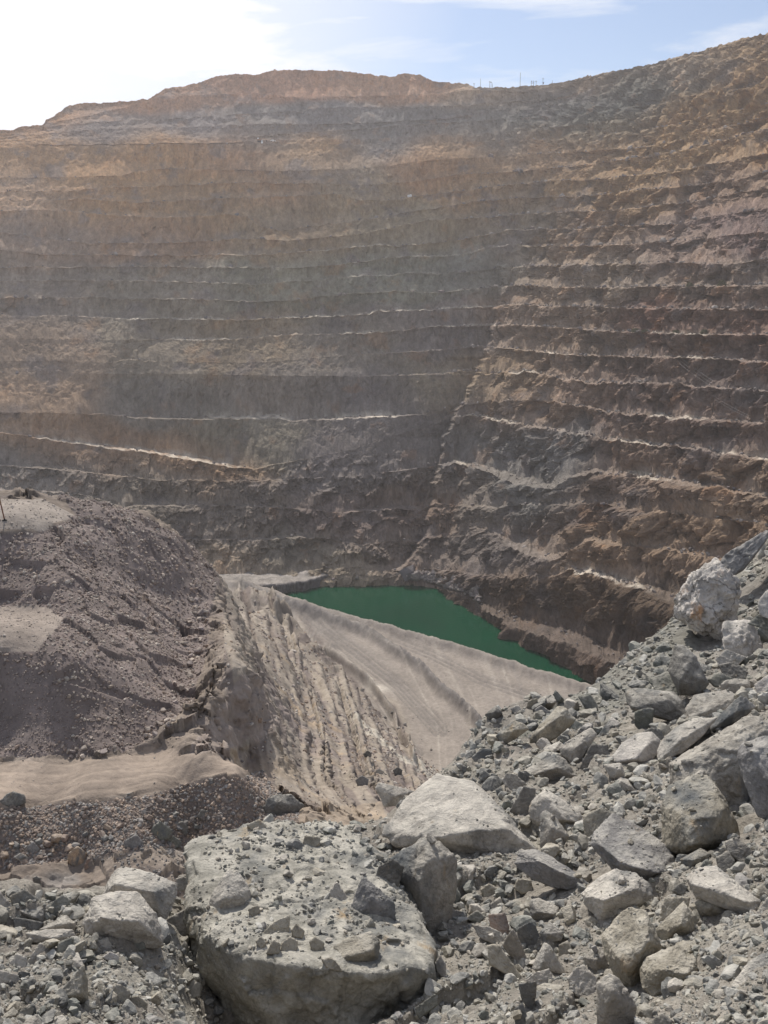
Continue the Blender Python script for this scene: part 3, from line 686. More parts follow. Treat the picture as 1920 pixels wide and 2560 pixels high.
# relief --------------------------------------------------
def soft(m, n=5):
    m = np.asarray(m, float)
    for _ in range(n):
        for ax in (0, 1): m = (np.roll(m, 2, ax) + m * 2 + np.roll(m, -2, ax)) / 4
    return m
S.rough(0.055, [16, 8, 4], np.where(S.R > 60, 1.0, .5) * np.where(shelf, 0.12, 1) * np.where(dump | plat, .7, 1))
S.rough(0.075, [4, 2, 1, .5, .25], soft(np.where(dump & ~scoop, 1.0, 0) + np.where(wind, .7, 0) + np.where(scoop, .5, 0)))
S.rough(0.05, [2.5, 1.2, .6, .3], np.where(~(dump | wind | shelf), .45, 0) * np.where(floor_ | plat, .35, 1))
S.rough(0.02, [30, 12, 6, 3], shelf * 1.0)
def berm_line(pts, wpx, h, cut=0.0, cutw=None, rag=0.35):
    d, sg = S.dist_line(pts)
    hh = 1 + rag * fbm(S.X / (wpx * 0.02 * 6 + 2), S.Y / (wpx * 0.02 * 6 + 2), o=3)
    b = np.exp(-(d / wpx) ** 2) * hh
    S.Z += h * b
    if cut:
        S.Z += cut * np.exp(-(d / (cutw or wpx * 2)) ** 2) * (sg > 0) * sstep(0, wpx * .5, d)
    return b
# shoreline: the shelf ends and drops to the water
SHORE = [(579,1462),(640,1474),(687,1485),(753,1514),(844,1538),(920,1559),(1041,1592),(1221,1645),(1342,1684),(1450,1715)]
sp = [PZ(x, y, -184.0) for x, y in SHORE]
sa = np.array([p[0] for p in sp]); sr = np.array([p[1] for p in sp])
sa = np.concatenate([[-0.6, sa[0] - .02], sa, [0.3, 0.6]]); sr = np.concatenate([[600, 600], sr, [sr[-1] - 30, sr[-1] - 60]])
rs_ = np.interp(S.A, sa, sr) + 3 * fbm(S.A * 60, S.A * 0 + 3, o=3)
ds = S.R - rs_
S.Z = np.where((ds > -45) & shelf, -185 + 3.6 * np.exp(-(ds / 4.5) ** 2) * (1 + .25 * fbm(S.X / 8, S.Y / 8, o=3)) + (S.Z + 185) * .3, S.Z)
S.Z = np.where(ds > 0, np.minimum(S.Z, -181.2 - 0.75 * ds), S.Z)
S.Z = np.maximum(S.Z, -205)
b_mid = berm_line([(603,1471),(700,1512),(844,1562),(920,1588),(992,1636),(1059,1684),(1101,1732),(1173,1792),(1230,1850)], 9, 5.0)
for pts, wp, h in [([(597,1478),(693,1545),(814,1638),(929,1722),(989,1806),(1034,1905)], 7, 4.0)]:
    d, sg = S.dist_line(pts)
    S.Z += h * np.clip(S.R / 250, 0.25, 1.4) * np.exp(-(d / wp) ** 2) * (1 + .3 * fbm(S.X / 12, S.Y / 12, o=3)) * (S.R > 50)
TERR = []     # old ramp terraces: pale path along a line, broken scarp on its right, shade and dark rubble put into its colour
for pts, hp, w, cw in [([(690,1500),(722,1560),(746,1633),(786,1683),(812,1733),(839,1786),(865,1815),(892,1859),(931,1912)], 16, 11, 1.0),
        ([(640,1500),(668,1570),(690,1640),(712,1700),(745,1745),(765,1790)], 12, 10, .6),
        ([(760,1560),(820,1640),(880,1705),(915,1760),(945,1830),(975,1890)], 13, 10, .6),
        ([(948,1743),(985,1765),(1008,1815),(1020,1860),(1050,1905),(1078,1952)], 9, 9, 1.0),
        ([(600,1500),(618,1570),(640,1640),(662,1690),(690,1740),(735,1790)], 14, 10, .7),
        ([(548,1500),(565,1560),(600,1640),(636,1690),(655,1735),(652,1790),(628,1850)], 20, 16, .8),  # ridge: its sunlit flat top is put into the pale strip's colour
        ([(820,1640),(870,1730),(905,1800),(940,1860)], 8, 8, .3)]:
    d, sg = S.dist_line(pts)
    # sign: right of the line (larger azimuth) is positive
    mid = S.hit(pts[len(pts) // 2][0] + 12, pts[len(pts) // 2][1]); ia = int((mid[0] - S.az[0]) / (S.az[1] - S.az[0])); jr_ = int(np.searchsorted(S.lr, math.log(mid[1])))
    sd = d * sg * (1 if sg[ia, jr_] > 0 else -1)
    wob_ = sd + 5 * fbm(S.A * 60, S.L * 20, o=4)
    prof = np.where(wob_ < 0, np.exp(-(wob_ / (w * 1.3)) ** 2), (1 - 1.9 * sstep(0, w * .7, wob_)) * np.exp(-(wob_ / (w * 1.8)) ** 2))
    S.Z += prof * hp * .8 * S.R / FOC * soft((S.R > 44) & ~shelf & ~floor_)
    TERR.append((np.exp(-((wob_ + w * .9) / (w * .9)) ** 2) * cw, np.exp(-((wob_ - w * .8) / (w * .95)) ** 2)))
# long drainage ribs running down the slope
de, se = S.dist_line([(560,1440),(597,1471),(693,1538),(814,1634),(929,1718),(989,1803),(1034,1911),(1090,2040)])
ce = de * se; 
_a, _r, _z = S.hit(720, 1720); _i = int((_a - S.az[0]) / (S.az[1] - S.az[0])); _j = int(np.searchsorted(S.lr, math.log(_r)))
if ce[_i, _j] < 0: ce = -ce
wv = ce + 9 * fbm(S.L * 5, ce / 60, o=3)
ribn = fbm(wv / 30, S.L * 1.3, o=2); ribs = ridged(wv / 42 + 4, S.L * 1.1, o=2)
S.Z += soft(slope) * (0.6 * ribn + .5 * ribs) * S.R * 0.004 * sstep(2, 25, ce)
cq = (-ce + 16 * fbm(S.L * 2.0, ce / 200, o=3, gain=.5) + 2.0 * fbm(S.A * 150, S.L * 30, o=3)) / 44
cq = cq + .42 * np.sin(cq * 1.9 + 1.0) + .25 * np.sin(cq * 4.3 + S.L)
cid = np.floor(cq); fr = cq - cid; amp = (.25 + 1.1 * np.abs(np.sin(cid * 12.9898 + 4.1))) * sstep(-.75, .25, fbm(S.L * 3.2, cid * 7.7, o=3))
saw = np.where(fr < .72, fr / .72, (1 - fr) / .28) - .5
tmask = soft(slope | ((px > 560) & (S.R > 52) & ~shelf)) * sstep(0, 20, ce) * (1 - sstep(330, 420, ce))
S.Z += tmask * saw * amp * S.R * .0105
LA, LB = S.A * 100, S.L * 36
rel = (7 * facet(LA * .8, LB * .8, LA * 0) + 3.5 * facet(LA * 2.1 + 9, LB * 2.1, LA * 0) + 2.6 * fbm(LA * 1.5, LB * 1.5, o=4, gain=.6)) * S.R / FOC
S.Z += rel * (soft((slope | (px > 520)) & (S.R > 44) & ~shelf & ~floor_ & ~wind) * .5 + soft(shelf) * .10)
other = ~(cap0 | dump | wind | floor_ | plat | shelf | slope)
S.Z += soft(other & (S.R > 35)) * (facet(S.X / 2.5, S.Y / 2.5, S.Z / 2.5) * .55 + facet(S.X / .9, S.Y / .9, S.Z / .9) * .22 + .12 * fbm(S.X / .8, S.Y / .8, o=4))
S.Z += soft(dump & ~scoop) * facet(S.X / 2.2, S.Y / 2.2, S.Z / 2.2) * .35
# tyre tracks on the haul road
trk = np.zeros(S.Z.shape)
for pts in [[(640,1500),(780,1560),(900,1650),(1000,1730),(1090,1830)],[(660,1500),(800,1560),(920,1650),(1020,1730),(1110,1825)],
            [(700,1530),(830,1610),(920,1700),(990,1790),(1050,1880)],[(960,1820),(1010,1900),(1060,1935)],[(930,1800),(975,1880),(1040,1950)],
            [(980,1600),(1080,1640),(1200,1700),(1330,1745)],[(760,1545),(880,1620),(980,1700),(1075,1800)]]:
    d, sg = S.dist_line(pts); t = np.exp(-(d / 2.6) ** 2) + .8 * np.exp(-((d - 9) / 2.2) ** 2)
    trk = np.maximum(trk, t); 
S.Z -= trk * 0.9 * (S.R > 200)
d, sg = S.dist_line([(-200,1962),(200,1950),(430,1925),(600,1915)]); tr2 = np.exp(-((d % 14 - 7) / 2.5) ** 2) * (d < 45) * floor_
S.Z -= tr2 * 0.02 + soft(floor_) * (.022 * fbm(S.X / 1.8, S.Y / .9, o=5, gain=.6))
# small scarp at the back of the near road
d, sg = S.dist_line([(190,1903),(300,1890),(434,1870)]); S.Z += 0.45 * sstep(-6, 6, -d * sg) * np.exp(-(d / 40) ** 2) * 0
S.crumble(.30, np.where(S.R < 75, 1.0, np.clip(S.R / 150, .5, 1.6)) * soft((S.R > 43) & ~shelf & ~floor_ & ~dump & ~wind & ~cap0 & ~plat) + .10 * soft(dump))
# colours -------------------------------------------------
def solid(c): return np.broadcast_to(np.array(c, float), S.Z.shape + (3,)).copy()
C = solid((.205, .168, .138))
def paint(mask, c, k=1.0):
    m = np.asarray(mask, float)[..., None] * k
    return C * (1 - m) + m * np.array(c)
C = paint(shelf, (.275, .238, .205))
C = paint(slope & (S.R < 480), (.18, .147, .122))
C = paint(sstep(.2, .8, ribs) * slope, (.32, .275, .225), .7)
C = paint(sstep(.05, .4, -ribn) * slope, (.175, .145, .13), .85)
C = paint(sstep(0, .5, fbm(S.X / 2.2, S.Y / 2.2, o=5)) * other, (.21, .175, .155), .7)
C = paint(sstep(.1, .6, fbm(S.X / 4 + 9, S.Y / 4, o=5)) * other, (.34, .285, .235), .7)
C = paint(dump, (.19, .155, .14)); C = paint(scoop, (.20, .165, .15)); C = paint(plat, (.285, .24, .205))
C = paint(inpoly(jx, jy, [(-900,1255),(100,1250),(185,1290),(110,1335),(-900,1345)]) & (S.R < 90), (.30, .258, .222))
C *= (1 + .18 * fbm(S.X / .9, S.Y / .9, o=4) * (S.R < 90))[..., None]
C = paint(floor_, (.29, .235, .19)); C = paint(wind, (.19, .155, .135))
C = paint(sstep(.1, .6, fbm(S.X / 9, S.Y / 9, o=5)) * (slope & (S.R < 420)), (.22, .18, .165), .7)
C = paint(sstep(.15, .6, fbm(S.X / 5 + 50, S.Y / 5, o=5)) * slope * (S.R < 120), (.36, .27, .18), .6)
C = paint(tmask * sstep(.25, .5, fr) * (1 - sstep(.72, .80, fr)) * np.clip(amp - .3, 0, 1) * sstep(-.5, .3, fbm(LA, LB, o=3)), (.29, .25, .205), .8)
C = paint(tmask * (sstep(.78, .84, fr) + (1 - sstep(.0, .12, fr))) * sstep(-.6, .2, fbm(LA + 9, LB, o=3)), (.13, .106, .094), .8)  # rib scarps darkened: shade of the drop and rubble in one colour
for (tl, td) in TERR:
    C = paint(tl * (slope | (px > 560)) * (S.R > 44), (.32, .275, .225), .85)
    C = paint(td * (slope | (px > 560)) * (S.R > 44), (.125, .10, .09), .7)  # scarp shade painted in along with its dark rubble
C = paint(inpoly(jx, jy, [(590,1700),(640,1690),(700,1780),(690,1830),(560,1880),(470,1880),(520,1800)]) & (S.R < 62), (.26, .215, .185))
C = paint(np.clip(b_mid * 1.3, 0, 1) * (S.R > 200), (.165, .15, .14), .9)
lane = fbm(ce / 14, S.L * 1.2, o=3); C = paint(sstep(.1, .6, lane) * shelf, (.39, .345, .295), .6); C = paint(sstep(.15, .6, -lane) * shelf, (.26, .23, .205), .55)
C = paint(sstep(0, 10, -np.abs(ds) + 9) * (S.R > 200), (.27, .235, .205), .8)
C = paint(trk * (S.R > 200), (.175, .157, .143), .75)
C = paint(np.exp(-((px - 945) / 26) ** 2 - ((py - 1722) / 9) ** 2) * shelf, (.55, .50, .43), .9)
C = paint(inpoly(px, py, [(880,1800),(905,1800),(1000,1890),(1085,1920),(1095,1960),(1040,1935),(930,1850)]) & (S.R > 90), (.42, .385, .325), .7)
C = paint(inpoly(jx, jy, [(660,2130),(740,2020),(960,2010),(990,2150),(760,2180)]) & (S.R < 70), (.30, .24, .18), .6)
C = paint(sstep(.0, .5, fbm(S.X / 3 + 9, S.Y / 3, o=4)) * (S.py > 2100) * (S.R < 45), (.21, .20, .19), .6)
C *= (1 + .12 * fbm(S.X / 3, S.Y / 3, o=4))[..., None]
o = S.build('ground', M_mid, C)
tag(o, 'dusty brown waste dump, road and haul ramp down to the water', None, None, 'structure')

# water
bm = bmesh.new()
for v in [(-140, 250, -192), (420, 250, -192), (420, 760, -192), (-140, 760, -192)]: bm.verts.new(v)
bm.faces.new(bm.verts)
me = bpy.data.meshes.new('water'); bm.to_mesh(me); bm.free()
tag(link('water', me, M_water), 'still dark green water at the bottom of the pit', None, None, 'structure')

# foreground sheet ----------------------------------------
fp = []
crest = [(-600,2240,4.3),(-300,2238,4.3),(0,2238,4.3),(200,2245,4.35),(420,2260,4.4),(700,2130,5.2),(900,2085,6.2),(1000,2010,7.6),(1090,1945,8.6),(1200,1812,10.3),(1330,1757,11.3),(1480,1718,12.5),(1560,1645,13.8),
         (1640,1585,14.8),(1700,1540,15.5),(1830,1462,17),(1905,1345,18.5),(2050,1230,19.5),(2400,1150,19)]
for p in crest:
    fp.append(PR(*p)); a, r, t = PR(*p); zc = t * r
    fp.append((a, r * 1.35, (zc - .35 * r * .85) / (r * 1.35)))
    fp.append((a, r * 2.0, (zc - 1.0 * r * .9) / (r * 2.0)))
for p in [(0,2400,3.55),(0,2560,3.05),(-400,2450,3.3),(300,2400,3.6),(300,2560,3.1),(430,2400,3.8),(420,2560,3.3),(500,2540,3.7),(600,2300,4.7),(800,2300,4.7),(800,2560,3.8),(1000,2350,4.5),
          (1120,2400,4.1),(1150,2560,3.15),(1150,2200,5.1),(1300,2300,4.5),(1400,2560,2.95),(1500,2300,4.2),(1500,2150,5.1),(1700,2300,3.95),(1700,2560,2.8),(1900,2300,3.65),(1900,2560,2.6),(2300,2400,3.0),
          (1300,2100,5.7),(1400,1990,6.9),(1550,2000,6.4),(1700,2080,5.2),(1900,2000,5.3),(1500,1900,7.9),(1700,1850,7.9),(1900,1800,7.8),(1300,1900,8.2),(1200,1950,7.7),(1600,1750,10.6),(1750,1700,11),
          (1800,1640,12.6),(1900,1620,12),(1900,1480,15),(1450,1790,10.4),(1250,1830,9.7),(1100,2050,6.9),(2200,1700,9),(2200,2000,5.2)]: fp.append(PR(*p))
for x in (-600, -100, 400, 900, 1400, 1900, 2400):
    a, _ = ray(x, 2300.0); fp.append((float(a), 1.3, -1.72 / 1.3)); fp.append((float(a), 2.0, -1.98 / 2.0)); fp.append((float(a), 34, -27 / 34.0))
for a_ in (.78, 1.1):
    for r_, t_ in ((1.3, -1.3), (2.2, -1.0), (3.5, -.80), (6, -.58), (12, -.38), (19, -.30), (27, -.55), (34, -.8)): fp.append((a_, r_, t_))
for a_ in (-.72, -.95):
    for r_, t_ in ((1.3, -1.32), (2.2, -.98), (3.2, -.87), (4.3, -.69), (6, -.80), (9, -.87), (34, -.79)): fp.append((a_, r_, t_))
FG = Sheet(-0.95, 1.1, 1.2, 34.0, 1500, 760, fp)
fx, fy = FG.px.copy(), FG.py.copy()
near = 1 - sstep(9, 16, FG.R)
greens = inpoly(fx + 12 * fbm(FG.X, FG.Y, o=3), fy, [(1250,1860),(1430,1740),(1560,1620),(1690,1520),(1760,1600),(1700,1680),(1560,1770),(1430,1800)])
gr = np.abs(np.gradient(FG.Z, FG.lr, axis=1) / FG.R); ga = np.abs(np.gradient(FG.Z, FG.az, axis=0) / FG.R)
damp = 1 / (1 + ((gr ** 2 + ga ** 2) / .8) ** 1.5); damp = soft(damp, 3)
FG.rough(0.075, [1.6, .8, .4, .2, .1], np.where(greens, .35, 1.0) * damp)
FG.rough(0.11, [.12, .06, .03], near * np.where(greens, .5, 1.0) * damp)
bump_ = (facet(FG.X / .6, FG.Y / .6, FG.Z / .6) * .12 + facet(FG.X / .2 + 9, FG.Y / .2, FG.Z / .2) * .030) * np.where(greens, .3, 1)
for ax in (0, 1):
    for _k in range(2): bump_ = (np.roll(bump_, 1, ax) + bump_ * 2 + np.roll(bump_, -1, ax)) / 4
FG.Z += bump_ * damp + near * damp * .012 * fbm(FG.X / .05, FG.Y / .05, FG.Z / .05, o=3)
# lumps of caked dirt
lump = np.maximum(0, ridged(FG.X / .16, FG.Y / .16, FG.Z / .16, o=3) - .2)
FG.Z += lump * 0.018 * near
C = np.broadcast_to(np.array((.275, .25, .215)), FG.Z.shape + (3,)).copy()
m = (sstep(0, .6, fbm(FG.X / .7, FG.Y / .7, o=4)) * .6)[..., None]; C = C * (1 - m) + m * np.array((.35, .33, .28))
m = (sstep(.1, .7, fbm(FG.X / 1.3 + 30, FG.Y / 1.3, o=4)) * .6)[..., None]; C = C * (1 - m) + m * np.array((.21, .185, .165))
m = greens[..., None] * .75; C = C * (1 - m) + m * np.array((.215, .215, .18))
m = (sstep(2.2, 4, -FG.T * 0 + (FG.R - 7)) * .45)[..., None]; C = C * (1 - m) + m * np.array((.20, .185, .17))
C *= (1 + .14 * fbm(FG.X / .12, FG.Y / .12, o=3))[..., None]
ground_o = FG.build('rubble_ground', M_ground, C)
tag(ground_o, 'grey dusty rubble bank under the boulders', None, None, 'structure')

# ---------------------------------------------------------------- rocks
def ico(level):
    bm = bmesh.new(); bmesh.ops.create_icosphere(bm, subdivisions=level, radius=1.0)
    V = np.array([v.co[:] for v in bm.verts]); F = np.array([[v.index for v in f.verts] for f in bm.faces]); bm.free()
    return V / np.linalg.norm(V, axis=1)[:, None], F
ICO = {k: ico(k) for k in (1, 2, 3, 4, 5, 6, 7)}

def hull_planes(P):
    n = len(P)
    idx = np.array([(i, j, k) for i in range(n) for j in range(i + 1, n) for k in range(j + 1, n)])
    a, b, c = P[idx[:, 0]], P[idx[:, 1]], P[idx[:, 2]]
    N = np.cross(b - a, c - a); l = np.linalg.norm(N, axis=1); ok = l > 1e-7
    N = N[ok] / l[ok][:, None]; a = a[ok]; off = (N * a).sum(1)
    s = N @ P.T - off[:, None]
    up = s.max(1) < 1e-5; dn = s.min(1) > -1e-5
    N = np.concatenate([N[up], -N[dn]]); off = np.concatenate([off[up], -off[dn]])
    keep = []
    for i in range(len(N)):
        if off[i] > 1e-4 and all(N[i] @ N[j] < 0.9995 for j in keep): keep.append(i)
    return N[keep], off[keep]

def rock_from_points(P, level, rough=0.05, p=16, seed=0):
    p = p * 2.6
    c = P.mean(0); Q = P - c
    ev, E = np.linalg.eigh(Q.T @ Q / len(Q)); E = E * np.array([np.sign(np.linalg.det(E)), 1, 1]); sc = np.sqrt(np.maximum(ev, 1e-8)); sc = np.maximum(sc, sc.max() * .22)
    W = (Q @ E) / sc
    N, off = hull_planes(W)
    D, F = ICO[level]
    q = np.maximum(D @ N.T, 0) / off
    mx = q.max(1); t = 1 / (mx * ((q / mx[:, None]) ** p).sum(1) ** (1 / p))
    V = (D * t[:, None]) * sc @ E.T
    size = np.linalg.norm(V, axis=1).mean()
    s = V / size + seed * 7.31
    h = rough * (0.9 * fbm(s[:, 0] * 1.6, s[:, 1] * 1.6, s[:, 2] * 1.6, o=5, gain=.56) + 0.35 * ridged(s[:, 0] * 3.1, s[:, 1] * 3.1, s[:, 2] * 3.1, o=3))
    w = s + .12 * np.stack([noise(s[:, 0] * 4, s[:, 1] * 4, s[:, 2] * 4 + k) for k in (0, 9, 18)], 1)
    h += rough * (.9 * facet(w[:, 0] * 1.5, w[:, 1] * 1.5, w[:, 2] * 1.5) + .75 * facet(w[:, 0] * 3.6, w[:, 1] * 3.6, w[:, 2] * 3.6))
    if level > 4: h = h + rough * (.30 * facet(w[:, 0] * 9, w[:, 1] * 9, w[:, 2] * 9) + .22 * fbm(s[:, 0] * 14, s[:, 1] * 14, s[:, 2] * 14, o=3, gain=.6))
    V = V * (1.03 + h)[:, None]
    return c, V, F

def random_rock(seed, level, squash=(1, 1, 1), nplane=11, rough=.045, p=44):
    g = np.random.default_rng(seed)
    N = g.normal(size=(nplane, 3)); N /= np.linalg.norm(N, axis=1)[:, None]
    N = np.concatenate([N, -N[:nplane // 2 + 1] + .25 * g.normal(size=(nplane // 2 + 1, 3))]); N /= np.linalg.norm(N, axis=1)[:, None]
    off = g.uniform(.62, 1.0, len(N))
    D, F = ICO[level]
    q = np.maximum(D @ N.T, 0) / off; mx = np.maximum(q.max(1), .45)
    t = 1 / (mx * ((q / mx[:, None]) ** p).sum(1) ** (1 / p)); t = np.minimum(t, 1.6)
    V = D * t[:, None]
    s = V + seed * 3.7
    V = V * (1 + rough * (fbm(s[:, 0] * 1.7, s[:, 1] * 1.7, s[:, 2] * 1.7, o=4, gain=.55) + .3 * ridged(s[:, 0] * 3, s[:, 1] * 3, s[:, 2] * 3, o=2) + 1.3 * facet(s[:, 0] * 1.6, s[:, 1] * 1.6, s[:, 2] * 1.6)))[:, None]
    return V * np.array(squash), F

TONES0 = {'g': (.255, .25, .23), 'l': (.36, .355, .33), 'o': (.265, .255, .215), 'd': (.15, .145, .14), 't': (.36, .27, .20), 'b': (.20, .205, .21),
         'w': (.43, .425, .41), 'n': (.15, .16, .145), 'r': (.27, .20, .17)}
TONES = {k: (v[0] * 1.20, v[1] * 1.12, v[2] * 1.06) if k not in 'dtr' else (v[0] * 1.1, v[1] * 1.07, v[2]) for k, v in TONES0.items()}
HERO = []
def boulder(label, tone, outline, inner=(), r=None, sheet=None, thick=0.75, rough=.038, p=30, name='boulder', group=None, lean=0.55, base=None, on=None):
    sh = sheet or FG
    O = np.array(outline, float)
    x0, x1, y0, y1 = O[:, 0].min(), O[:, 0].max(), O[:, 1].min(), O[:, 1].max()
    size_px = math.sqrt((x1 - x0) * (y1 - y0))
    if on is not None:
        a, t = ray(O[:, 0].mean(), y0 + .62 * (y1 - y0)); a = float(a); t = float(t)
        dv = Vector((math.sin(a), math.cos(a), t)).normalized()
        ok, loc, nr, ix = on.ray_cast(-on.location, dv)
        if ok: loc = loc + on.location; r = math.hypot(loc.x, loc.y) - 0.03
    if r is None:
        b = O[O[:, 1] > y1 - 0.25 * (y1 - y0)]
        bx, by = (base if base else (b[:, 0].mean(), y1 - 0.06 * (y1 - y0)))
        a, r, z = sh.hit(bx, min(by, 2660)); 
    m = r / FOC * 1.12                  # metres per photo pixel there
    size = size_px * m
    pts = []
    H = max(y1 - y0, 1)
    cx, cy = O.mean(0)
    for x, y in O:
        d = r + lean * (y1 - y) * m
        a, t = ray(x, y); pts.append((d * math.sin(a), d * math.cos(a), d * t))
    for x, y, k in inner:
        d = r + lean * (y1 - y) * m - k * size
        a, t = ray(x, y); pts.append((d * math.sin(a), d * math.cos(a), d * t))
    for x, y in O[:: max(1, len(O) // 6)]:
        x2, y2 = cx + (x - cx) * .72, cy + (y - cy) * .72 + .10 * H
        d = r + lean * (y1 - y2) * m + thick * size
        a, t = ray(x2, y2); pts.append((d * math.sin(a), d * math.cos(a), d * t))
    lv = 6 if size_px > 125 else 5 if size_px > 55 else 4
    c, V, F = rock_from_points(np.array(pts), lv, rough, p, seed=len(HERO) + 1)
    # sink the origin to the rock's base
    zb = V[:, 2].min()
    me = mesh_from(name, V - np.array([0, 0, zb]), F)
    o = link(name, me, M_boulder); o.location = (c[0], c[1], c[2] + zb)
    g = rng.uniform(.9, 1.1); tc = TONES[tone]; o.color = (tc[0] * g, tc[1] * g, tc[2] * g, 1)
    tag(o, label, 'boulder' if name == 'boulder' else 'rock', group)
    HERO.append(o); return o


# ---- the very large ones -------------------------------------------------
def big_boulder():
    pts = []
    for x, y, r in [(478,2105,4.75),(555,2082,4.8),(619,2070,4.85),(703,2060,4.9),(830,2066,4.9),(893,2095,4.8),(948,2146,4.7),(985,2190,4.6),(1040,2290,4.15),
                    (1085,2365,3.9),(1083,2445,3.75),(1050,2600,3.7),(1000,2760,3.75),(640,2760,3.8),(577,2560,3.85),(545,2492,3.9),(497,2403,3.95),(481,2319,4.1),(477,2200,4.45),
                    (560,2372,3.72),(700,2400,3.6),(900,2425,3.55),(1040,2420,3.65),(700,2600,3.52),(900,2600,3.5)]:
        a, t = ray(x, y); pts.append((r * math.sin(a), r * math.cos(a), r * t))
    for x, y, r in [(520,2200,5.2),(700,2180,5.4),(900,2190,5.3),(1000,2330,5.0),(560,2500,4.8),(900,2600,4.8),(700,2700,4.8)]:
        a, t = ray(x, y); pts.append((r * math.sin(a), r * math.cos(a), r * t))
    c, V, F = rock_from_points(np.array(pts), 7, .05, 22, seed=3)
    W = V + c
    n = np.abs(noise(W[:, 0] / .16, W[:, 1] / .16, W[:, 2] / .16))
    dirt = sstep(-.2, .3, fbm(W[:, 0] / .5, W[:, 1] / .5, W[:, 2] / .5, o=3)) 
    top = sstep(-3.35, -3.05, W[:, 2])
    l = (np.maximum(0, ridged(W[:, 0] / .11, W[:, 1] / .11, W[:, 2] / .11, o=2)) * .007 + .012 * fbm(W[:, 0] / .12, W[:, 1] / .12, o=4)) * dirt * top
    V[:, 2] += l * 1.1
    low = 1 - top
    k = 1 + .035 * low * fbm(W[:, 0] / .25, W[:, 1] / .25, W[:, 2] / .25, o=4)
    V *= k[:, None]
    zb = V[:, 2].min()
    o = link('boulder', mesh_from('boulder', V - np.array([0, 0, zb]), F), M_boulder)
    o.location = (c[0], c[1], c[2] + zb); o.color = (.30, .285, .245, 1)
    tag(o, 'largest grey boulder at the bottom of the photo, its top strewn with dirt and stones', 'boulder')
    HERO.append(o); return o
BIG = big_boulder()
bpy.context.view_layer.update()

B = boulder
B('big pale angular slab with a shadowed hollow under its front edge', 'l',
  [(958,2081),(988,2031),(1041,1975),(1091,1933),(1193,1958),(1229,2002),(1344,2132),(1325,2152),(1262,2145),(1180,2118),(1090,2128),(1000,2118)],
  [(1090,2092,.25),(1180,2076,.28),(1268,2072,.26),(1229,2010,.12)], thick=.35, lean=1.1, rough=.035, p=22)
B('long dark-fronted tail of rock running right from under the big pale slab', 'b',
  [(1300,2125),(1344,2124),(1420,2168),(1474,2212),(1452,2228),(1380,2216),(1330,2195),(1290,2160)], [(1400,2180,.3),(1350,2155,.3)], lean=.8, thick=.4)
B('tall upright slab with one pale side and one dark side, leaning beside the largest boulder', 'g',
  [(973,2150),(1015,2125),(1075,2093),(1092,2103),(1141,2150),(1139,2234),(1118,2365),(1112,2400),(1083,2390),(1046,2264),(1000,2190)],
  [(1068,2150,.28),(1050,2215,.34),(1060,2300,.3),(1010,2175,.1)], r=4.45, thick=.35, lean=.35, p=22)
B('blocky boulder with a broad pitted sunlit top above the oblong one', 'o',
  [(1658,2011),(1672,1966),(1721,1939),(1767,1939),(1797,1975),(1815,2005),(1842,2059),(1845,2096),(1782,2120),(1709,2134),(1661,2120)],
  [(1736,2048,.42),(1809,2022,.32),(1700,2036,.36),(1661,2014,.1),(1730,2110,.4)], lean=.7, thick=.5, p=22, rough=.04)
B('large shadowed boulder with a dusty sloping top standing behind the blocky boulder', 'g',
  [(1676,1966),(1680,1906),(1760,1858),(1863,1795),(1935,1806),(1935,1850),(1850,1885),(1850,2050),(1770,2040)],
  [(1812,1864,.36),(1690,1908,.3),(1838,1890,.35),(1700,1990,.25)], lean=.9, thick=.4, p=20, rough=.05)
B('flat grey boulder cut by the right edge of the photo, highest of the near blocks', 'b',
  [(1842,1891),(1857,1858),(1902,1843),(1970,1838),(1990,1900),(1970,2070),(1893,2034),(1866,1966)], [(1880,1880,.25),(1930,1960,.3)], lean=.5, thick=.45)
B('long oblong grey boulder sloping down to the right below the pitted block', 'b',
  [(1477,2111),(1489,2081),(1535,2035),(1565,2048),(1625,2085),(1679,2129),(1695,2184),(1673,2190),(1619,2200),(1535,2176)],
  [(1500,2112,.2),(1560,2160,.3),(1640,2180,.3),(1590,2100,.1)], lean=.9, thick=.45, p=20)
B('low dusty rock tucked behind the upper end of the oblong boulder', 'o', [(1457,2037),(1504,2020),(1540,2032),(1500,2085),(1480,2100),(1463,2085)])
B('pale boulder with an overhanging shaded front, balanced above the tall tan boulder', 'l',
  [(1456,2234),(1489,2201),(1535,2174),(1589,2184),(1628,2222),(1632,2243),(1568,2273),(1529,2297),(1501,2303),(1470,2266)],
  [(1512,2250,.36),(1582,2222,.25),(1463,2240,.1)], lean=.75, thick=.5, p=22)
B('tall tan-grey boulder leaning left, under the balanced pale boulder', 'o',
  [(1504,2337),(1540,2295),(1574,2268),(1613,2277),(1633,2316),(1653,2367),(1601,2432),(1583,2480),(1541,2444),(1513,2382)],
  [(1550,2400,.3),(1622,2352,.28),(1570,2420,.3)], lean=.6, thick=.5, p=20)
B('rounded block with a dark flat front face, lowest right of the tall tan boulder', 'o',
  [(1601,2427),(1619,2394),(1691,2365),(1738,2397),(1740,2442),(1712,2486),(1637,2495),(1607,2468)], [(1650,2425,.36),(1712,2436,.3)], lean=.7, p=20)
B('upright pointed dark boulder at the bottom edge, left of the flat-fronted block', 'g',
  [(1492,2457),(1522,2433),(1547,2446),(1570,2480),(1591,2515),(1585,2575),(1494,2575)], [(1530,2480,.3)], lean=.3, p=18)
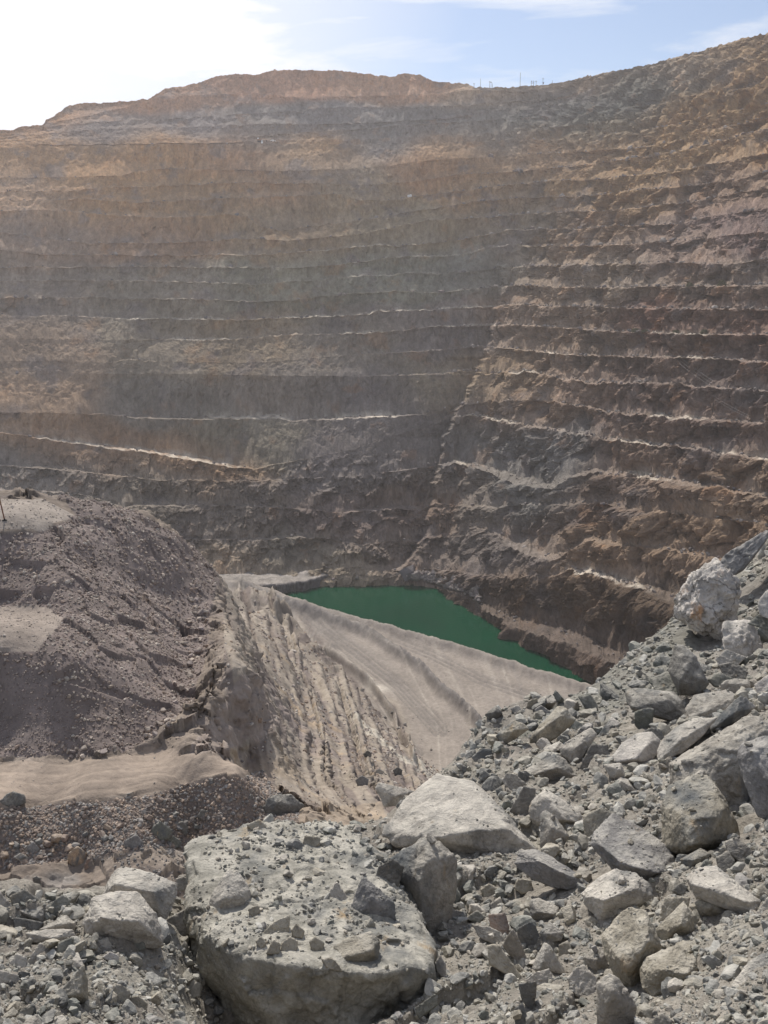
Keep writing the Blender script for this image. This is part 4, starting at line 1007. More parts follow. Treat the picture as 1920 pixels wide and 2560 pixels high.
B('long boulder with a bright dusty top edge pointing down to the right photo edge', 'l',
  [(1717,2195),(1745,2171),(1791,2166),(1857,2220),(1901,2252),(1885,2294),(1821,2274),(1739,2242)],
  [(1728,2208,.25),(1800,2224,.3),(1862,2254,.3)], lean=.9, thick=.4, p=22)
B('wedge-shaped rock with a sharp crest under the long bright-topped boulder', 'o', [(1634,2328),(1672,2290),(1709,2253),(1735,2292),(1735,2333),(1661,2360)], [(1700,2312,.35)], p=22)
B('dusty rock half hidden behind the sharp-crested wedge rock', 'o', [(1647,2303),(1661,2243),(1724,2244),(1715,2290),(1670,2315)])
B('two-humped rounded rock below the middle of the long bright-topped boulder', 'o', [(1724,2266),(1750,2248),(1782,2238),(1818,2261),(1820,2291),(1782,2297),(1745,2294)], [(1775,2270,.3)])
B('small block with a lit top directly under the pitted blocky boulder', 'o', [(1700,2149),(1752,2120),(1776,2135),(1763,2162),(1724,2176)], [(1735,2150,.3)])
B('rough lumpy rock near the right edge, beside the foot of the pitted block', 'g', [(1811,2105),(1842,2094),(1889,2132),(1883,2155),(1851,2157),(1820,2130)])
B('dark squarish rock between the lumpy rock and the long bright-topped boulder', 'd', [(1789,2143),(1821,2127),(1838,2153),(1829,2185),(1798,2181)])
B('small bluish egg-shaped stone under the lower end of the oblong boulder', 'b', [(1627,2206),(1649,2190),(1678,2201),(1672,2227),(1637,2225)], name='rock')
B('small tan stone between the egg-shaped stone and the long boulder', 'o', [(1677,2227),(1700,2207),(1720,2216),(1711,2242)], name='rock')
B('pale tall boulder cut by the right edge above the bottom corner slab', 'l', [(1870,2318),(1925,2238),(1990,2225),(2000,2410),(1930,2400),(1900,2355)], r=3.55)
B('broad out-of-focus slab filling the bottom right corner', 'l', [(1786,2535),(1812,2485),(1872,2410),(1935,2372),(2040,2360),(2060,2660),(1780,2660)], [(1850,2500,.1),(1950,2480,.12)], r=2.75, lean=.7, thick=.4)
B('angular rock with a lit crown left of the tall tan boulder', 'g', [(1457,2394),(1489,2368),(1516,2386),(1521,2420),(1501,2438),(1472,2414)], [(1490,2400,.3)])
B('small rock peeking over the bottom edge right of the pointed dark boulder', 'g', [(1629,2553),(1655,2531),(1681,2551),(1678,2580),(1632,2580)], name='rock')
B('pebble-sized pale stone just above the bottom edge in the right gravel patch', 'l', [(1661,2521),(1676,2511),(1687,2527),(1673,2536)], name='rock')
B('squat stone under the left end of the balanced pale boulder', 'o', [(1457,2301),(1477,2290),(1494,2301),(1500,2324),(1474,2326)], name='rock')
# centre cluster
B('dark upright shard left of the striped-sided wedge boulder', 'd', [(1273,2029),(1310,1964),(1337,1973),(1340,1999),(1322,2043),(1307,2043)], lean=.4, p=22)
B('wedge boulder with a bright striped right side and dark front, behind the knobbly rock', 'l',
  [(1323,2022),(1336,1995),(1365,1973),(1446,2026),(1459,2061),(1422,2058),(1350,2068),(1326,2048)], [(1408,2048,.3),(1364,1990,.22)], lean=.6, p=22, thick=.4)
B('knobbly rock in front of the striped-sided wedge boulder', 'g', [(1353,2034),(1365,2026),(1383,2039),(1404,2062),(1421,2090),(1397,2131),(1359,2131),(1350,2117)], [(1380,2070,.3)])
B('square block with a bright top edge right of the tall upright slab', 'l', [(1142,2161),(1187,2163),(1190,2172),(1178,2224),(1145,2242),(1140,2188)], [(1183,2176,.3)], lean=.7)
B('flat-topped grey block in the rubble below the dark rock tail', 'g', [(1325,2250),(1347,2244),(1397,2270),(1394,2300),(1359,2306),(1326,2294)], [(1345,2280,.3),(1385,2285,.28)], p=22)
B('smooth dark five-sided block in the middle of the centre rubble', 'g', [(1292,2324),(1324,2305),(1337,2313),(1359,2360),(1320,2378),(1298,2357)], lean=.3, p=22)
B('steep pointed shard left of the five-sided block', 'g', [(1256,2363),(1282,2320),(1294,2340),(1322,2408),(1307,2414),(1271,2384)], lean=.3, p=22)
B('low smooth rock sloping right, above the steep pointed shard', 'g', [(1182,2312),(1223,2317),(1252,2331),(1263,2357),(1229,2359),(1196,2341)], lean=.6)
B('pale curved stone touching the five-sided block on its right', 'l', [(1348,2333),(1374,2305),(1409,2331),(1403,2351),(1362,2357)], [(1370,2335,.3)])
B('grey pyramid-shaped boulder with a lit left side below the pale curved stone', 'l', [(1330,2420),(1345,2385),(1360,2356),(1374,2365),(1415,2432),(1386,2441),(1341,2429)], [(1362,2385,.2),(1350,2425,.3)], lean=.35, p=22)
B('egg-shaped upright stone right of the pyramid-shaped boulder', 'o', [(1397,2363),(1419,2350),(1430,2373),(1409,2399),(1396,2390)], name='rock')
B('long dusty shard running down from the top of the lower dirt heap', 'o', [(1220,2364),(1247,2362),(1273,2397),(1315,2456),(1283,2446),(1259,2416),(1223,2410)])
B('two-storey block of brownish rock below the lit rubble heap', 'r', [(1221,2287),(1262,2283),(1273,2316),(1267,2348),(1229,2323)], p=22)
B('wedge of grey rock sitting on top of the brownish two-storey block', 'g', [(1218,2265),(1250,2241),(1267,2284),(1223,2286)])
B('small greenish hump-backed stone left of the brownish block', 'n', [(1161,2297),(1193,2274),(1213,2292),(1198,2309)], name='rock')
B('large striped boulder on the bottom edge, right of the dark vertical shard', 'o', [(1336,2471),(1362,2458),(1404,2464),(1430,2518),(1436,2575),(1377,2575),(1330,2540)], [(1350,2500,.2),(1400,2500,.25)], r=3.25, lean=.45, p=20)
B('rounded block with a grainy top behind the large striped boulder', 'l', [(1313,2450),(1341,2430),(1371,2422),(1391,2456),(1344,2470)])
B('dark vertical shard left of the large striped boulder', 'd', [(1296,2460),(1341,2452),(1340,2490),(1328,2535),(1304,2497)], lean=.2, p=24)
B('broad pale rock with a bright white tip, left of the upright pointed boulder', 'l', [(1417,2444),(1440,2422),(1458,2410),(1494,2448),(1484,2503),(1437,2488)], lean=.6)
B('small dark cone-shaped rock on the bottom edge in the centre', 'd', [(1284,2523),(1307,2507),(1329,2575),(1290,2575)])
B('narrow pale stone wedged against the lower right corner of the largest boulder', 'l', [(1088,2408),(1099,2386),(1115,2409),(1114,2450),(1093,2432)], r=3.75, name='rock')
B('oblong greenish stone lying at the lower right foot of the largest boulder', 'n', [(1037,2520),(1087,2485),(1095,2512),(1048,2546)], r=3.35, name='rock')
B('rounded rock with a flat dusty top on the lit rubble heap', 'o', [(1201,2224),(1223,2208),(1255,2225),(1252,2242),(1211,2248)])
B('dusty round clod right of the square bright-edged block', 'o', [(1197,2185),(1211,2163),(1231,2177),(1228,2203),(1205,2206)], name='rock')
B('pair of knuckle-like dusty clods in front of the dark rock tail', 'o', [(1283,2218),(1295,2196),(1328,2199),(1332,2227),(1304,2236)], name='rock')
# stones lying on the big boulder
kw = dict(name='rock')
B('rounded two-faced boulder perched on the left shoulder of the largest boulder', 'l', [(524,2253),(534,2228),(560,2190),(572,2173),(593,2177),(613,2200),(628,2232),(620,2274),(564,2317),(526,2293)], [(556,2248,.3),(600,2240,.2)], on=BIG, lean=.5, p=16, thick=.5)
B('dark grey triangular slab standing on the right half of the largest boulder', 'b', [(857,2338),(878,2270),(906,2194),(940,2215),(982,2255),(988,2298),(935,2321),(880,2338)], [(930,2250,.15)], on=BIG, lean=.5, thick=.3, p=22)
B('olive block with a pitted top on the front edge of the largest boulder', 'o', [(834,2365),(870,2345),(927,2329),(948,2352),(946,2401),(897,2435),(847,2409)], [(858,2395,.25),(930,2375,.3)], on=BIG, lean=.6, p=20, thick=.5)
B('dark rounded stone on the rim between the largest boulder and the tall upright slab', 'd', [(937,2198),(948,2165),(982,2148),(1009,2167),(996,2215),(963,2224)], r=4.35, lean=.4, **kw)
B('thin pale triangular sliver left of the dark grey triangular slab', 'l', [(819,2236),(842,2203),(874,2251),(859,2270),(838,2266)], on=BIG, **kw)
B('olive stone casting a shadow on the bare pale top of the largest boulder', 'o', [(756,2110),(762,2089),(802,2093),(798,2114),(775,2121)], on=BIG, **kw)
B('leaf-shaped stone on the far top edge of the largest boulder', 'o', [(615,2063),(648,2047),(667,2065),(652,2080),(631,2078)], on=BIG, **kw)
B('low slanted rock in the middle of the largest boulder above a row of pebbles', 'o', [(651,2338),(685,2305),(724,2287),(722,2333),(686,2350)], on=BIG, **kw)
for q, (pts, rr) in enumerate([([(703,2359),(724,2340),(745,2352),(743,2376),(720,2386),(703,2376)],3.72), ([(665,2384),(682,2348),(703,2361),(697,2384),(674,2386)],3.72),
        ([(638,2354),(653,2340),(667,2357),(653,2373)],3.75), ([(727,2325),(741,2310),(762,2327),(756,2346),(733,2342)],3.85),
        ([(773,2354),(788,2338),(811,2357),(806,2384),(783,2388)],3.75), ([(619,2274),(644,2262),(652,2281),(631,2293)],4.0),
        ([(802,2397),(830,2393),(849,2416),(857,2430),(817,2422)],3.68)]):
    B('rounded stone in the row of stones across the front of the largest boulder', 'o', pts, on=BIG, group='stones in a row on the largest boulder', **kw)
# left cluster
B('big split boulder with a flat sunlit top, hindmost of the left cluster', 'l', [(256,2240),(271,2199),(304,2166),(370,2182),(439,2208),(440,2240),(409,2306),(362,2290),(300,2265)], [(293,2212,.25),(383,2230,.3)], r=4.0, lean=.8, thick=.35, p=22)
B('large hooded boulder with a bright crest and dark hollow front, left of the largest boulder', 'l', [(206,2309),(231,2246),(286,2229),(340,2229),(391,2289),(406,2360),(380,2371),(325,2367),(221,2347)], [(253,2296,.36),(347,2304,.36),(330,2250,.1),(275,2262,.15)], r=3.72, lean=.6, p=20)
B('sharp pyramid-shaped stone standing alone low in the left rubble', 'o', [(139,2494),(175,2450),(208,2412),(218,2445),(220,2501),(213,2510),(152,2508)], [(200,2485,.25)], lean=.3, p=22, **kw)
B('ball-shaped stone right of the sharp pyramid-shaped stone', 'o', [(278,2480),(283,2463),(300,2461),(326,2475),(324,2502),(295,2516)], **kw)
B('smooth oval stone low right of the ball-shaped stone', 'o', [(325,2494),(345,2489),(369,2506),(367,2526),(347,2529),(328,2512)], **kw)
B('boulder cut by the left edge, highest of the left cluster', 'g', [(-40,2240),(0,2232),(28,2262),(34,2322),(0,2334),(-40,2330)])
B('lumpy dust-covered rock right of the boulder on the left edge', 'o', [(25,2242),(60,2223),(98,2250),(97,2282),(40,2287)])
B('flat pointed rock with a pale top and dark underside in the left cluster', 'l', [(50,2278),(70,2270),(108,2264),(127,2285),(120,2309),(85,2307)], [(85,2292,.3)])
B('dark slab under the flat pointed rock', 'd', [(34,2292),(108,2305),(98,2328),(36,2330)])
B('greenish angular rock left of the big split boulder', 'n', [(118,2270),(155,2236),(176,2250),(168,2287),(127,2294)])
B('triangular rock with a lit left slope above the long flat slab', 'g', [(99,2324),(163,2287),(188,2307),(186,2332),(130,2342)], [(165,2310,.25)])
B('long flat slab with a bright straight top edge in the left rubble', 'l', [(64,2332),(120,2324),(181,2323),(189,2340),(160,2352),(137,2370),(72,2356)], [(130,2345,.25)], p=22)
B('pale fin of rock below the long flat slab', 'l', [(66,2407),(100,2356),(139,2380),(105,2402),(72,2416)], **kw)
B('boxy pale stone left of the pale fin', 'l', [(18,2414),(40,2382),(68,2394),(64,2426),(25,2426)], **kw)
B('flat tan stone cut by the left edge', 'l', [(-30,2427),(0,2424),(47,2438),(50,2455),(-30,2459)], **kw)
B('green-grey angular stone right of the end of the long flat slab', 'n', [(146,2355),(185,2341),(183,2380),(155,2399),(144,2387)], **kw)
B('round stone in front of the hooded boulder, left one of three', 'g', [(219,2367),(238,2356),(253,2376),(231,2389)], **kw)
B('round stone in front of the hooded boulder, middle one of three', 'g', [(243,2352),(268,2343),(283,2370),(260,2382),(246,2367)], **kw)
B('cube-like stone under the dark hollow of the hooded boulder', 'n', [(313,2349),(358,2341),(365,2372),(343,2380),(318,2371)], **kw)
B('white-faced stone half buried below the hooded boulder', 'w', [(255,2392),(275,2378),(299,2390),(288,2414)], **kw)
B('wedge-shaped boulder jammed between the hooded boulder and the largest boulder', 'g', [(398,2313),(430,2290),(470,2269),(487,2336),(430,2342)], r=4.1)
B('small pale rock on top of the gap behind the split boulder', 'l', [(439,2197),(459,2189),(479,2206),(476,2230),(445,2226)], r=4.5, **kw)
# right slope
B('flat-sided slab with a smooth cream face leaning left in the upper rubble', 'w', [(1517,1909),(1553,1861),(1589,1835),(1628,1829),(1650,1850),(1645,1880),(1625,1907),(1571,1911)], [(1588,1896,.3),(1624,1856,.2)], lean=.8, thick=.35, p=24, rough=.025)
B('dark curved rock right behind the cream-faced slab', 'd', [(1608,1828),(1628,1820),(1650,1823),(1668,1860),(1650,1884),(1630,1850)], r=8.1)
B('low rounded grey boulder beside the rubble-topped dark block', 'g', [(1713,1773),(1736,1738),(1812,1726),(1847,1740),(1827,1773),(1788,1800),(1727,1803)], [(1770,1775,.2)], lean=.9)
B('broken pale boulder with a rough shaded front below the low rounded one', 'l', [(1644,1873),(1655,1850),(1691,1817),(1733,1796),(1790,1796),(1752,1843),(1706,1881),(1649,1902)], [(1700,1850,.2)], lean=.9)
B('thin slab leaning right with a jagged pale top edge', 'l', [(1750,1845),(1797,1790),(1854,1735),(1889,1768),(1851,1797),(1797,1821)], [(1840,1780,.15)], lean=.3, thick=.25, p=22)
B('dark rectangular block with gravel heaped on its top', 'd', [(1565,1729),(1583,1720),(1682,1729),(1705,1755),(1723,1803),(1700,1809),(1679,1796),(1616,1775),(1583,1776),(1568,1757)], [(1590,1744,.25),(1672,1748,.3),(1586,1770,.25)], lean=.9, thick=.45, p=26, rough=.03)
B('tall dark wedge of rock with a lit left face jutting from the slope', 'd', [(1671,1676),(1686,1614),(1709,1614),(1738,1639),(1773,1709),(1748,1735),(1699,1738),(1685,1700)], [(1712,1680,.3),(1700,1700,.3)], r=9.6, lean=.45, p=24)
B('huge grey-white boulder streaked with orange rust standing on the right slope', 'w',
  [(1690,1530),(1697,1500),(1705,1480),(1722,1451),(1777,1405),(1793,1405),(1815,1430),(1838,1453),(1844,1508),(1824,1560),(1819,1607),(1793,1597),(1722,1560),(1699,1546)],
  [(1705,1530,.12),(1780,1562,.28),(1750,1480,.24),(1812,1500,.22),(1730,1540,.25),(1735,1440,.12),(1800,1420,.1)], r=13.2, lean=.35, thick=.5, p=40, rough=.12)
B('grey shattered boulder behind and right of the rust-streaked one', 'b', [(1798,1416),(1813,1389),(1868,1353),(1916,1325),(1920,1342),(1890,1383),(1858,1422),(1829,1439)], r=14.8, lean=.6, rough=.08)
B('cream rounded boulder on the right edge below the shattered one', 'w', [(1895,1504),(1925,1468),(1975,1478),(1980,1562),(1900,1538)], r=11.5)
B('pale cracked boulder under the right foot of the rust-streaked one', 'w', [(1804,1556),(1878,1552),(1903,1612),(1920,1647),(1868,1663),(1813,1624)], [(1860,1600,.2)], r=11.8, rough=.07)
B('smaller pale slab in front of the pale cracked boulder', 'l', [(1789,1647),(1816,1623),(1864,1642),(1849,1660),(1800,1670)], r=10.9)
B('dark striped rock below the smaller pale slab', 'd', [(1795,1663),(1836,1653),(1870,1681),(1857,1709),(1813,1693)], r=10.3)
B('layered grey-green rock right of the tall dark wedge', 'n', [(1769,1699),(1797,1679),(1834,1697),(1828,1722),(1784,1717)], r=9.7)
B('cream boulder on the right edge above the leaning slab', 'w', [(1886,1712),(1917,1689),(1970,1680),(1975,1755),(1900,1750)], r=9.2)
B('dark green-black block on the right edge beside the pale cracked boulder', 'n', [(1869,1559),(1901,1532),(1940,1543),(1945,1583)], r=11.6)
B('green-tinted slab half sunk in the slope left of the tall dark wedge', 'n', [(1620,1700),(1660,1682),(1690,1680),(1707,1722),(1690,1746),(1640,1726)], r=9.7, lean=.9)
B('olive-faced boulder leaning left among dark shadow on the crest', 'o', [(1326,1844),(1348,1815),(1394,1767),(1414,1770),(1439,1802),(1409,1819),(1389,1844),(1346,1869),(1328,1859)], [(1360,1820,.2),(1400,1790,.2)], lean=.5, p=20)
B('triangular boulder with an ochre spot left of the olive-faced boulder', 'o', [(1240,1839),(1270,1828),(1283,1802),(1300,1805),(1323,1822),(1288,1847),(1257,1863)], [(1285,1825,.25)], lean=.4, p=20)
B('dark many-sided block standing on the left end of the crest', 'd', [(1212,1786),(1240,1764),(1257,1784),(1238,1804),(1222,1801)], [(1238,1780,.3)], lean=.4, p=24)
B('wide saddle-shaped dark boulder in front of the crest rubble', 'g', [(1293,1936),(1320,1925),(1353,1921),(1384,1886),(1407,1894),(1447,1946),(1397,1956),(1359,1953),(1308,1951)], [(1390,1920,.25),(1330,1938,.2)], lean=.5)
B('purple-grey square block left of the saddle-shaped boulder', 'g', [(1255,1951),(1267,1932),(1290,1937),(1317,1961),(1280,1984)], p=22)
B('long boulder with small stones caught on its sloping top', 'g', [(1397,1870),(1440,1840),(1475,1820),(1492,1837),(1477,1862),(1440,1915),(1402,1885)], [(1440,1870,.2)], lean=.7)
B('round yellowish stone on the crest right of the olive-faced boulder', 'o', [(1422,1763),(1445,1752),(1449,1772),(1429,1781)], **kw)
B('green rounded block in the crest rubble right of the yellowish stone', 'n', [(1445,1741),(1475,1734),(1492,1759),(1497,1779),(1465,1774)], **kw)
B('tan square block on the crest left of the olive-faced boulder', 'o', [(1321,1753),(1343,1744),(1345,1766),(1326,1776),(1313,1776)], lean=.2, p=24, **kw)
B('grey slate block directly behind the top of the olive-faced boulder', 'b', [(1336,1774),(1353,1762),(1376,1779),(1366,1794),(1348,1794)], p=22, **kw)
B('small light block on the crest above the triangular boulder', 'l', [(1275,1771),(1295,1762),(1310,1782),(1288,1789)], **kw)
B('green and white rock at the left end of the slope above the big pale slab', 'b', [(1179,1892),(1207,1871),(1229,1873),(1234,1893),(1202,1905),(1189,1908)], **kw)
B('smooth dark grey plane of rock below the long stone-topped boulder', 'd', [(1478,1860),(1519,1862),(1524,1893),(1459,1937),(1448,1923)], lean=.5, p=24)
B('two-tone block in front of the cream-faced slab', 'l', [(1508,1911),(1553,1907),(1564,1941),(1529,1949)], [(1550,1925,.3)], p=24, **kw)
B('grey-green block with a vertical split under the gravel-topped dark block', 'n', [(1587,1779),(1613,1769),(1634,1771),(1632,1810),(1619,1824),(1601,1827),(1586,1812)], lean=.3, p=24)
B('bright white slab left of the split grey-green block', 'w', [(1490,1845),(1529,1793),(1552,1808),(1530,1833),(1510,1842)], lean=.8, thick=.3)
B('bowl-shaped slab of rock lying at the left foot of the big pale slab', 'l', [(939,1970),(948,1956),(991,1973),(1036,1978),(1008,2013),(961,2016)], [(985,1990,.2)], r=8.6, lean=.5, thick=.4)
M_streak = rock_mat('rust_streaked_rock', 'object', .8, 3.0, 26.0, 0.10, 0.02, dust=0.35, var=0.34, crack=.6)
def vein(m, scale, lo, hi, c):
    nt = m.node_tree; b = next(n for n in nt.nodes if n.type == 'BSDF_PRINCIPLED'); l = b.inputs['Base Color'].links[0]; src = l.from_socket
    gx = nt.nodes.new('ShaderNodeNewGeometry'); mp_ = nt.nodes.new('ShaderNodeMapping'); mp_.inputs['Rotation'].default_value = (0, .7, 0); mp_.inputs['Scale'].default_value = (1.6, 1, .5)
    n = nt.nodes.new('ShaderNodeTexNoise'); n.inputs['Scale'].default_value = scale; n.inputs['Detail'].default_value = 5; n.inputs['Roughness'].default_value = .62
    r = nt.nodes.new('ShaderNodeMapRange'); r.inputs[1].default_value = lo; r.inputs[2].default_value = hi
    mx = nt.nodes.new('ShaderNodeMix'); mx.data_type = 'RGBA'; mx.inputs[7].default_value = (*c, 1)
    nt.links.new(gx.outputs['Position'], mp_.inputs[0]); nt.links.new(mp_.outputs[0], n.inputs['Vector']); nt.links.new(n.outputs['Fac'], r.inputs[0])
    nt.links.new(r.outputs[0], mx.inputs['Factor']); nt.links.new(src, mx.inputs[6]); nt.links.new(mx.outputs[2], b.inputs['Base Color'])
vein(M_streak, 1.3, .56, .66, (.50, .27, .12))
vein(M_boulder, 1.6, .52, .66, (.135, .14, .14)); vein(M_boulder, 4.0, .64, .76, (.34, .26, .17))
for o_ in HERO:
    if 'orange rust' in o_['label']: o_.data.materials[0] = M_streak
# rocks on the road level below
SS = dict(sheet=S)
B('lone dark grey boulder at the foot of the slope, behind the largest boulder', 'd', [(660,2016),(668,1998),(690,1986),(726,1986),(758,2014),(733,2040),(690,2046),(662,2036)], [(700,2010,.2)], lean=.4, base=(705,2036), **SS)
B('dark boulder on the edge of the dirt road at the left of the photo', 'd', [(0,2002),(16,1985),(33,1978),(61,1987),(66,2007),(36,2020),(7,2014)], lean=.4, base=(35,2014), **SS)
B('tan boulder casting a black shadow on the flat dirt at the left', 't', [(168,2146),(174,2130),(195,2115),(217,2134),(212,2163),(192,2170),(174,2161)], lean=.3, base=(192,2166), **SS)
B('reddish stone touching the right side of the tan boulder', 'r', [(210,2163),(221,2142),(239,2159),(233,2175),(213,2175)], lean=.3, base=(222,2172), sheet=S, name='rock')
ms = [('dark blocky rock at the foot of the stony bank, topmost near the lone dark boulder','d',[(492,2043),(503,2023),(521,2027),(530,2043),(514,2056)]),
 ('large greenish rock in the foot of the stony bank','n',[(374,2085),(383,2065),(401,2052),(432,2076),(422,2099),(383,2103)]),
 ('grey peaked rock lower left of the large greenish one','b',[(309,2103),(340,2085),(360,2108),(340,2125),(315,2118)]),
 ('dark split rock right of the large greenish one','d',[(436,2061),(456,2052),(472,2069),(465,2089),(441,2081)]),
 ('grey-green cube-like rock below the dark split one','n',[(414,2099),(434,2088),(454,2105),(447,2121),(420,2118)]),
 ('rounded grey rock low in the left part of the stony bank','b',[(67,2118),(83,2103),(100,2123),(83,2139)]),
 ('pale rock on the flat dirt left of the tan boulder','l',[(34,2143),(51,2132),(73,2144),(63,2159)]),
 ('grey slab resting just above the left foreground cluster','b',[(27,2213),(54,2197),(71,2220),(54,2231)]),
 ('dark flat rock right of the grey slab above the left cluster','d',[(65,2204),(90,2189),(114,2202),(107,2219),(72,2219)]),
 ('small dark boulder alone on the pale slope right of the ridge','d',[(908,1885),(918,1876),(930,1882),(928,1892),(912,1893)]),
 ('pile of broken grey rock on the slope above the lone dark boulder','b',[(888,1950),(905,1938),(922,1948),(918,1966),(895,1966)]),
 ('pale oval boulder on the slope near the bowl-shaped slab','l',[(936,1928),(948,1921),(962,1930),(955,1938),(940,1936)]),
 ('dark boulder with a pale stone beside it on the upper slope','d',[(982,1925),(995,1917),(1006,1925),(1004,1938),(988,1940)])]
for lab, tn, pts in ms:
    cx = sum(p[0] for p in pts) / len(pts); by = max(p[1] for p in pts)
    B(lab, tn, pts, lean=.3, base=(cx, by - 3), sheet=S, name='rock')

# ---------------------------------------------------------------- random single rocks
VARS = {}
def variant(k, level, mat, squash):
    key = (k, level, mat.name)
    if key not in VARS:
        V, F = random_rock(100 + k, level, squash); V = V.copy(); V[:, 2] -= V[:, 2].min()
        me = mesh_from('rock', V, F, smooth=False); me.materials.append(mat); VARS[key] = me
    return VARS[key]
def place_rock(x, y, z, size, tone, label, group, mat, level=3, sink=.25, name='rock'):
    k = int(rng.integers(0, 12))
    me = variant(k, level, mat, (1, .8 + .03 * k, .55 + .03 * k))
    o = link(name, me); o.scale = (size,) * 3
    o.location = (x, y, z - sink * size); o.rotation_euler = (rng.uniform(-.5, .5), rng.uniform(-.5, .5), rng.uniform(0, 6.28))
    g = rng.uniform(.8, 1.2); o.color = (tone[0] * g, tone[1] * g, tone[2] * g, 1)
    tag(o, label, 'rock', group); return o
bpy.context.view_layer.update()
dg = bpy.context.evaluated_depsgraph_get()
def drop(x, y, top=0.6):
    ok, loc, nrm, idx, ob, mtx = scene.ray_cast(dg, Vector((x, y, top)), Vector((0, 0, -1)), distance=400)
    return (loc, nrm, ob) if ok else None

M_small = rock_mat('small_stone', 'object', 3.0, 14.0, 90.0, 0.02, 0.004, dust=0.6, var=0.22)
n = 0; tries = 0
while n < 100 and tries < 3000:
    tries += 1
    X0, Y0 = rng.uniform(-30, 1950), rng.uniform(1700, 2590)
    a, r, z = FG.hit(X0, Y0)
    if Y0 < 2240 and X0 < 1150 or r > 17: continue
    if Y0 < 1950 and X0 < 1300 - (Y0 - 1750): continue
    h = drop(r * math.sin(a), r * math.cos(a))
    if h is None or h[1].z < .45: continue
    size = rng.uniform(12, 30) * r / FOC * (1.0 if h[2].name == ground_o.name else .5)
    tn = TONES['goglonbo'[int(rng.integers(0, 8))]]
    place_rock(h[0].x, h[0].y, h[0].z, size, tn, 'small dusty grey stone lying loose among the foreground boulders', 'loose stones among the foreground boulders', M_small, 4)
    n += 1
# stones along the toe of the dump and on the bank
M_stone = rock_mat('dump_stone', 'object', 0.5, 2.5, 12.0, 0.05, 0.02, dust=0.5, dust_col=(.44, .38, .32), var=0.2)
def on_S(X0, Y0, smin, smax, tone, label, group, sink=.25):
    a, r, z = S.hit(X0, Y0)
    size = rng.uniform(smin, smax) * r / FOC
    return place_rock(r * math.sin(a), r * math.cos(a), z, size, tone, label, group, M_stone, 3, sink)
toe = np.array([(150,1880),(250,1872),(350,1856),(420,1820),(455,1760),(475,1720),(495,1650),(505,1600),(515,1530),(500,1500)], float)
for k in range(48):
    q = rng.uniform(0, len(toe) - 1.001); i = int(q); p = toe[i] + (toe[i + 1] - toe[i]) * (q - i)
    on_S(p[0] - abs(rng.normal(0, 18)), p[1] + rng.normal(0, 12), 4.5, 10, (np.array([.40, .34, .29]) if k % 3 else np.array([.25, .21, .2])), 'pale angular rock rolled down to the foot of the waste dump', 'rocks at the foot of the waste dump')
for k in range(34):
    X0 = rng.uniform(0, 520); q = X0 / 520
    Y0 = 2155 - 95 * q + rng.uniform(-45, 12)
    on_S(X0, Y0, 7, 14, [np.array([.17,.17,.17]), np.array([.26,.2,.165]), np.array([.33,.26,.2]), np.array([.2,.2,.19])][k % 4], 'fist-shaped stone in the foot of the stony bank below the dirt road', 'stones in the foot of the stony bank')
for k in range(22):
    X0 = rng.uniform(700, 1080); Y0 = rng.uniform(1700, 1960) 
    if Y0 < 1700 + (X0 - 850) * 0.9 - 60: Y0 += 120
    on_S(X0, min(Y0, 1975), 2.5, 6, [np.array([.13,.125,.12]), np.array([.34,.31,.27])][k % 2], 'small boulder scattered on the eroded slope above the haul road', 'boulders scattered on the eroded slope')

# ---------------------------------------------------------------- uncountable rubble and gravel
def scatter_mesh(name, P, size, cols, level, mat, label, nv=10, flat=.7, seed=1):
    g = np.random.default_rng(seed)
    vs_, fs_, cs_ = [], [], []; base = 0
    protos = [random_rock(500 + k, level, (1, .75 + .04 * k, flat), nplane=8, rough=.03, p=44) for k in range(nv)]
    which = g.integers(0, nv, len(P))
    for k in range(nv):
        idx = np.nonzero(which == k)[0]
        if not len(idx): continue
        V, F = protos[k]; m = len(idx)
        e = g.uniform(-.7, .7, (m, 2)); a = g.uniform(0, 6.283, m)
        ca, sa_ = np.cos(a), np.sin(a); cx, sx = np.cos(e[:, 0]), np.sin(e[:, 0]); cy, sy = np.cos(e[:, 1]), np.sin(e[:, 1])
        Rz = np.zeros((m, 3, 3)); Rz[:, 0, 0] = ca; Rz[:, 0, 1] = -sa_; Rz[:, 1, 0] = sa_; Rz[:, 1, 1] = ca; Rz[:, 2, 2] = 1
        Rx = np.zeros((m, 3, 3)); Rx[:, 0, 0] = 1; Rx[:, 1, 1] = cx; Rx[:, 1, 2] = -sx; Rx[:, 2, 1] = sx; Rx[:, 2, 2] = cx
        Ry = np.zeros((m, 3, 3)); Ry[:, 1, 1] = 1; Ry[:, 0, 0] = cy; Ry[:, 0, 2] = sy; Ry[:, 2, 0] = -sy; Ry[:, 2, 2] = cy
        M = Rz @ Rx @ Ry
        st = g.uniform(.8, 1.25, (m, 1, 3))
        W = np.einsum('mij,mvj->mvi', M, V[None] * st) * size[idx][:, None, None] + P[idx][:, None, :]
        vs_.append(W.reshape(-1, 3)); fs_.append((F[None] + (np.arange(m) * len(V))[:, None, None] + base).reshape(-1, 3))
        cs_.append(np.repeat(cols[idx], len(V), 0)); base += m * len(V)
    me = mesh_from(name, np.concatenate(vs_), np.concatenate(fs_), np.concatenate(cs_), smooth=False)
    o = link(name, me, mat); tag(o, label, None, None, 'stuff'); return o

def pick(cols, n, g, jit=.18):
    c = np.array(cols)[g.integers(0, len(cols), n)]; return c * g.uniform(1 - jit, 1 + jit, (n, 1))
g = np.random.default_rng(11)
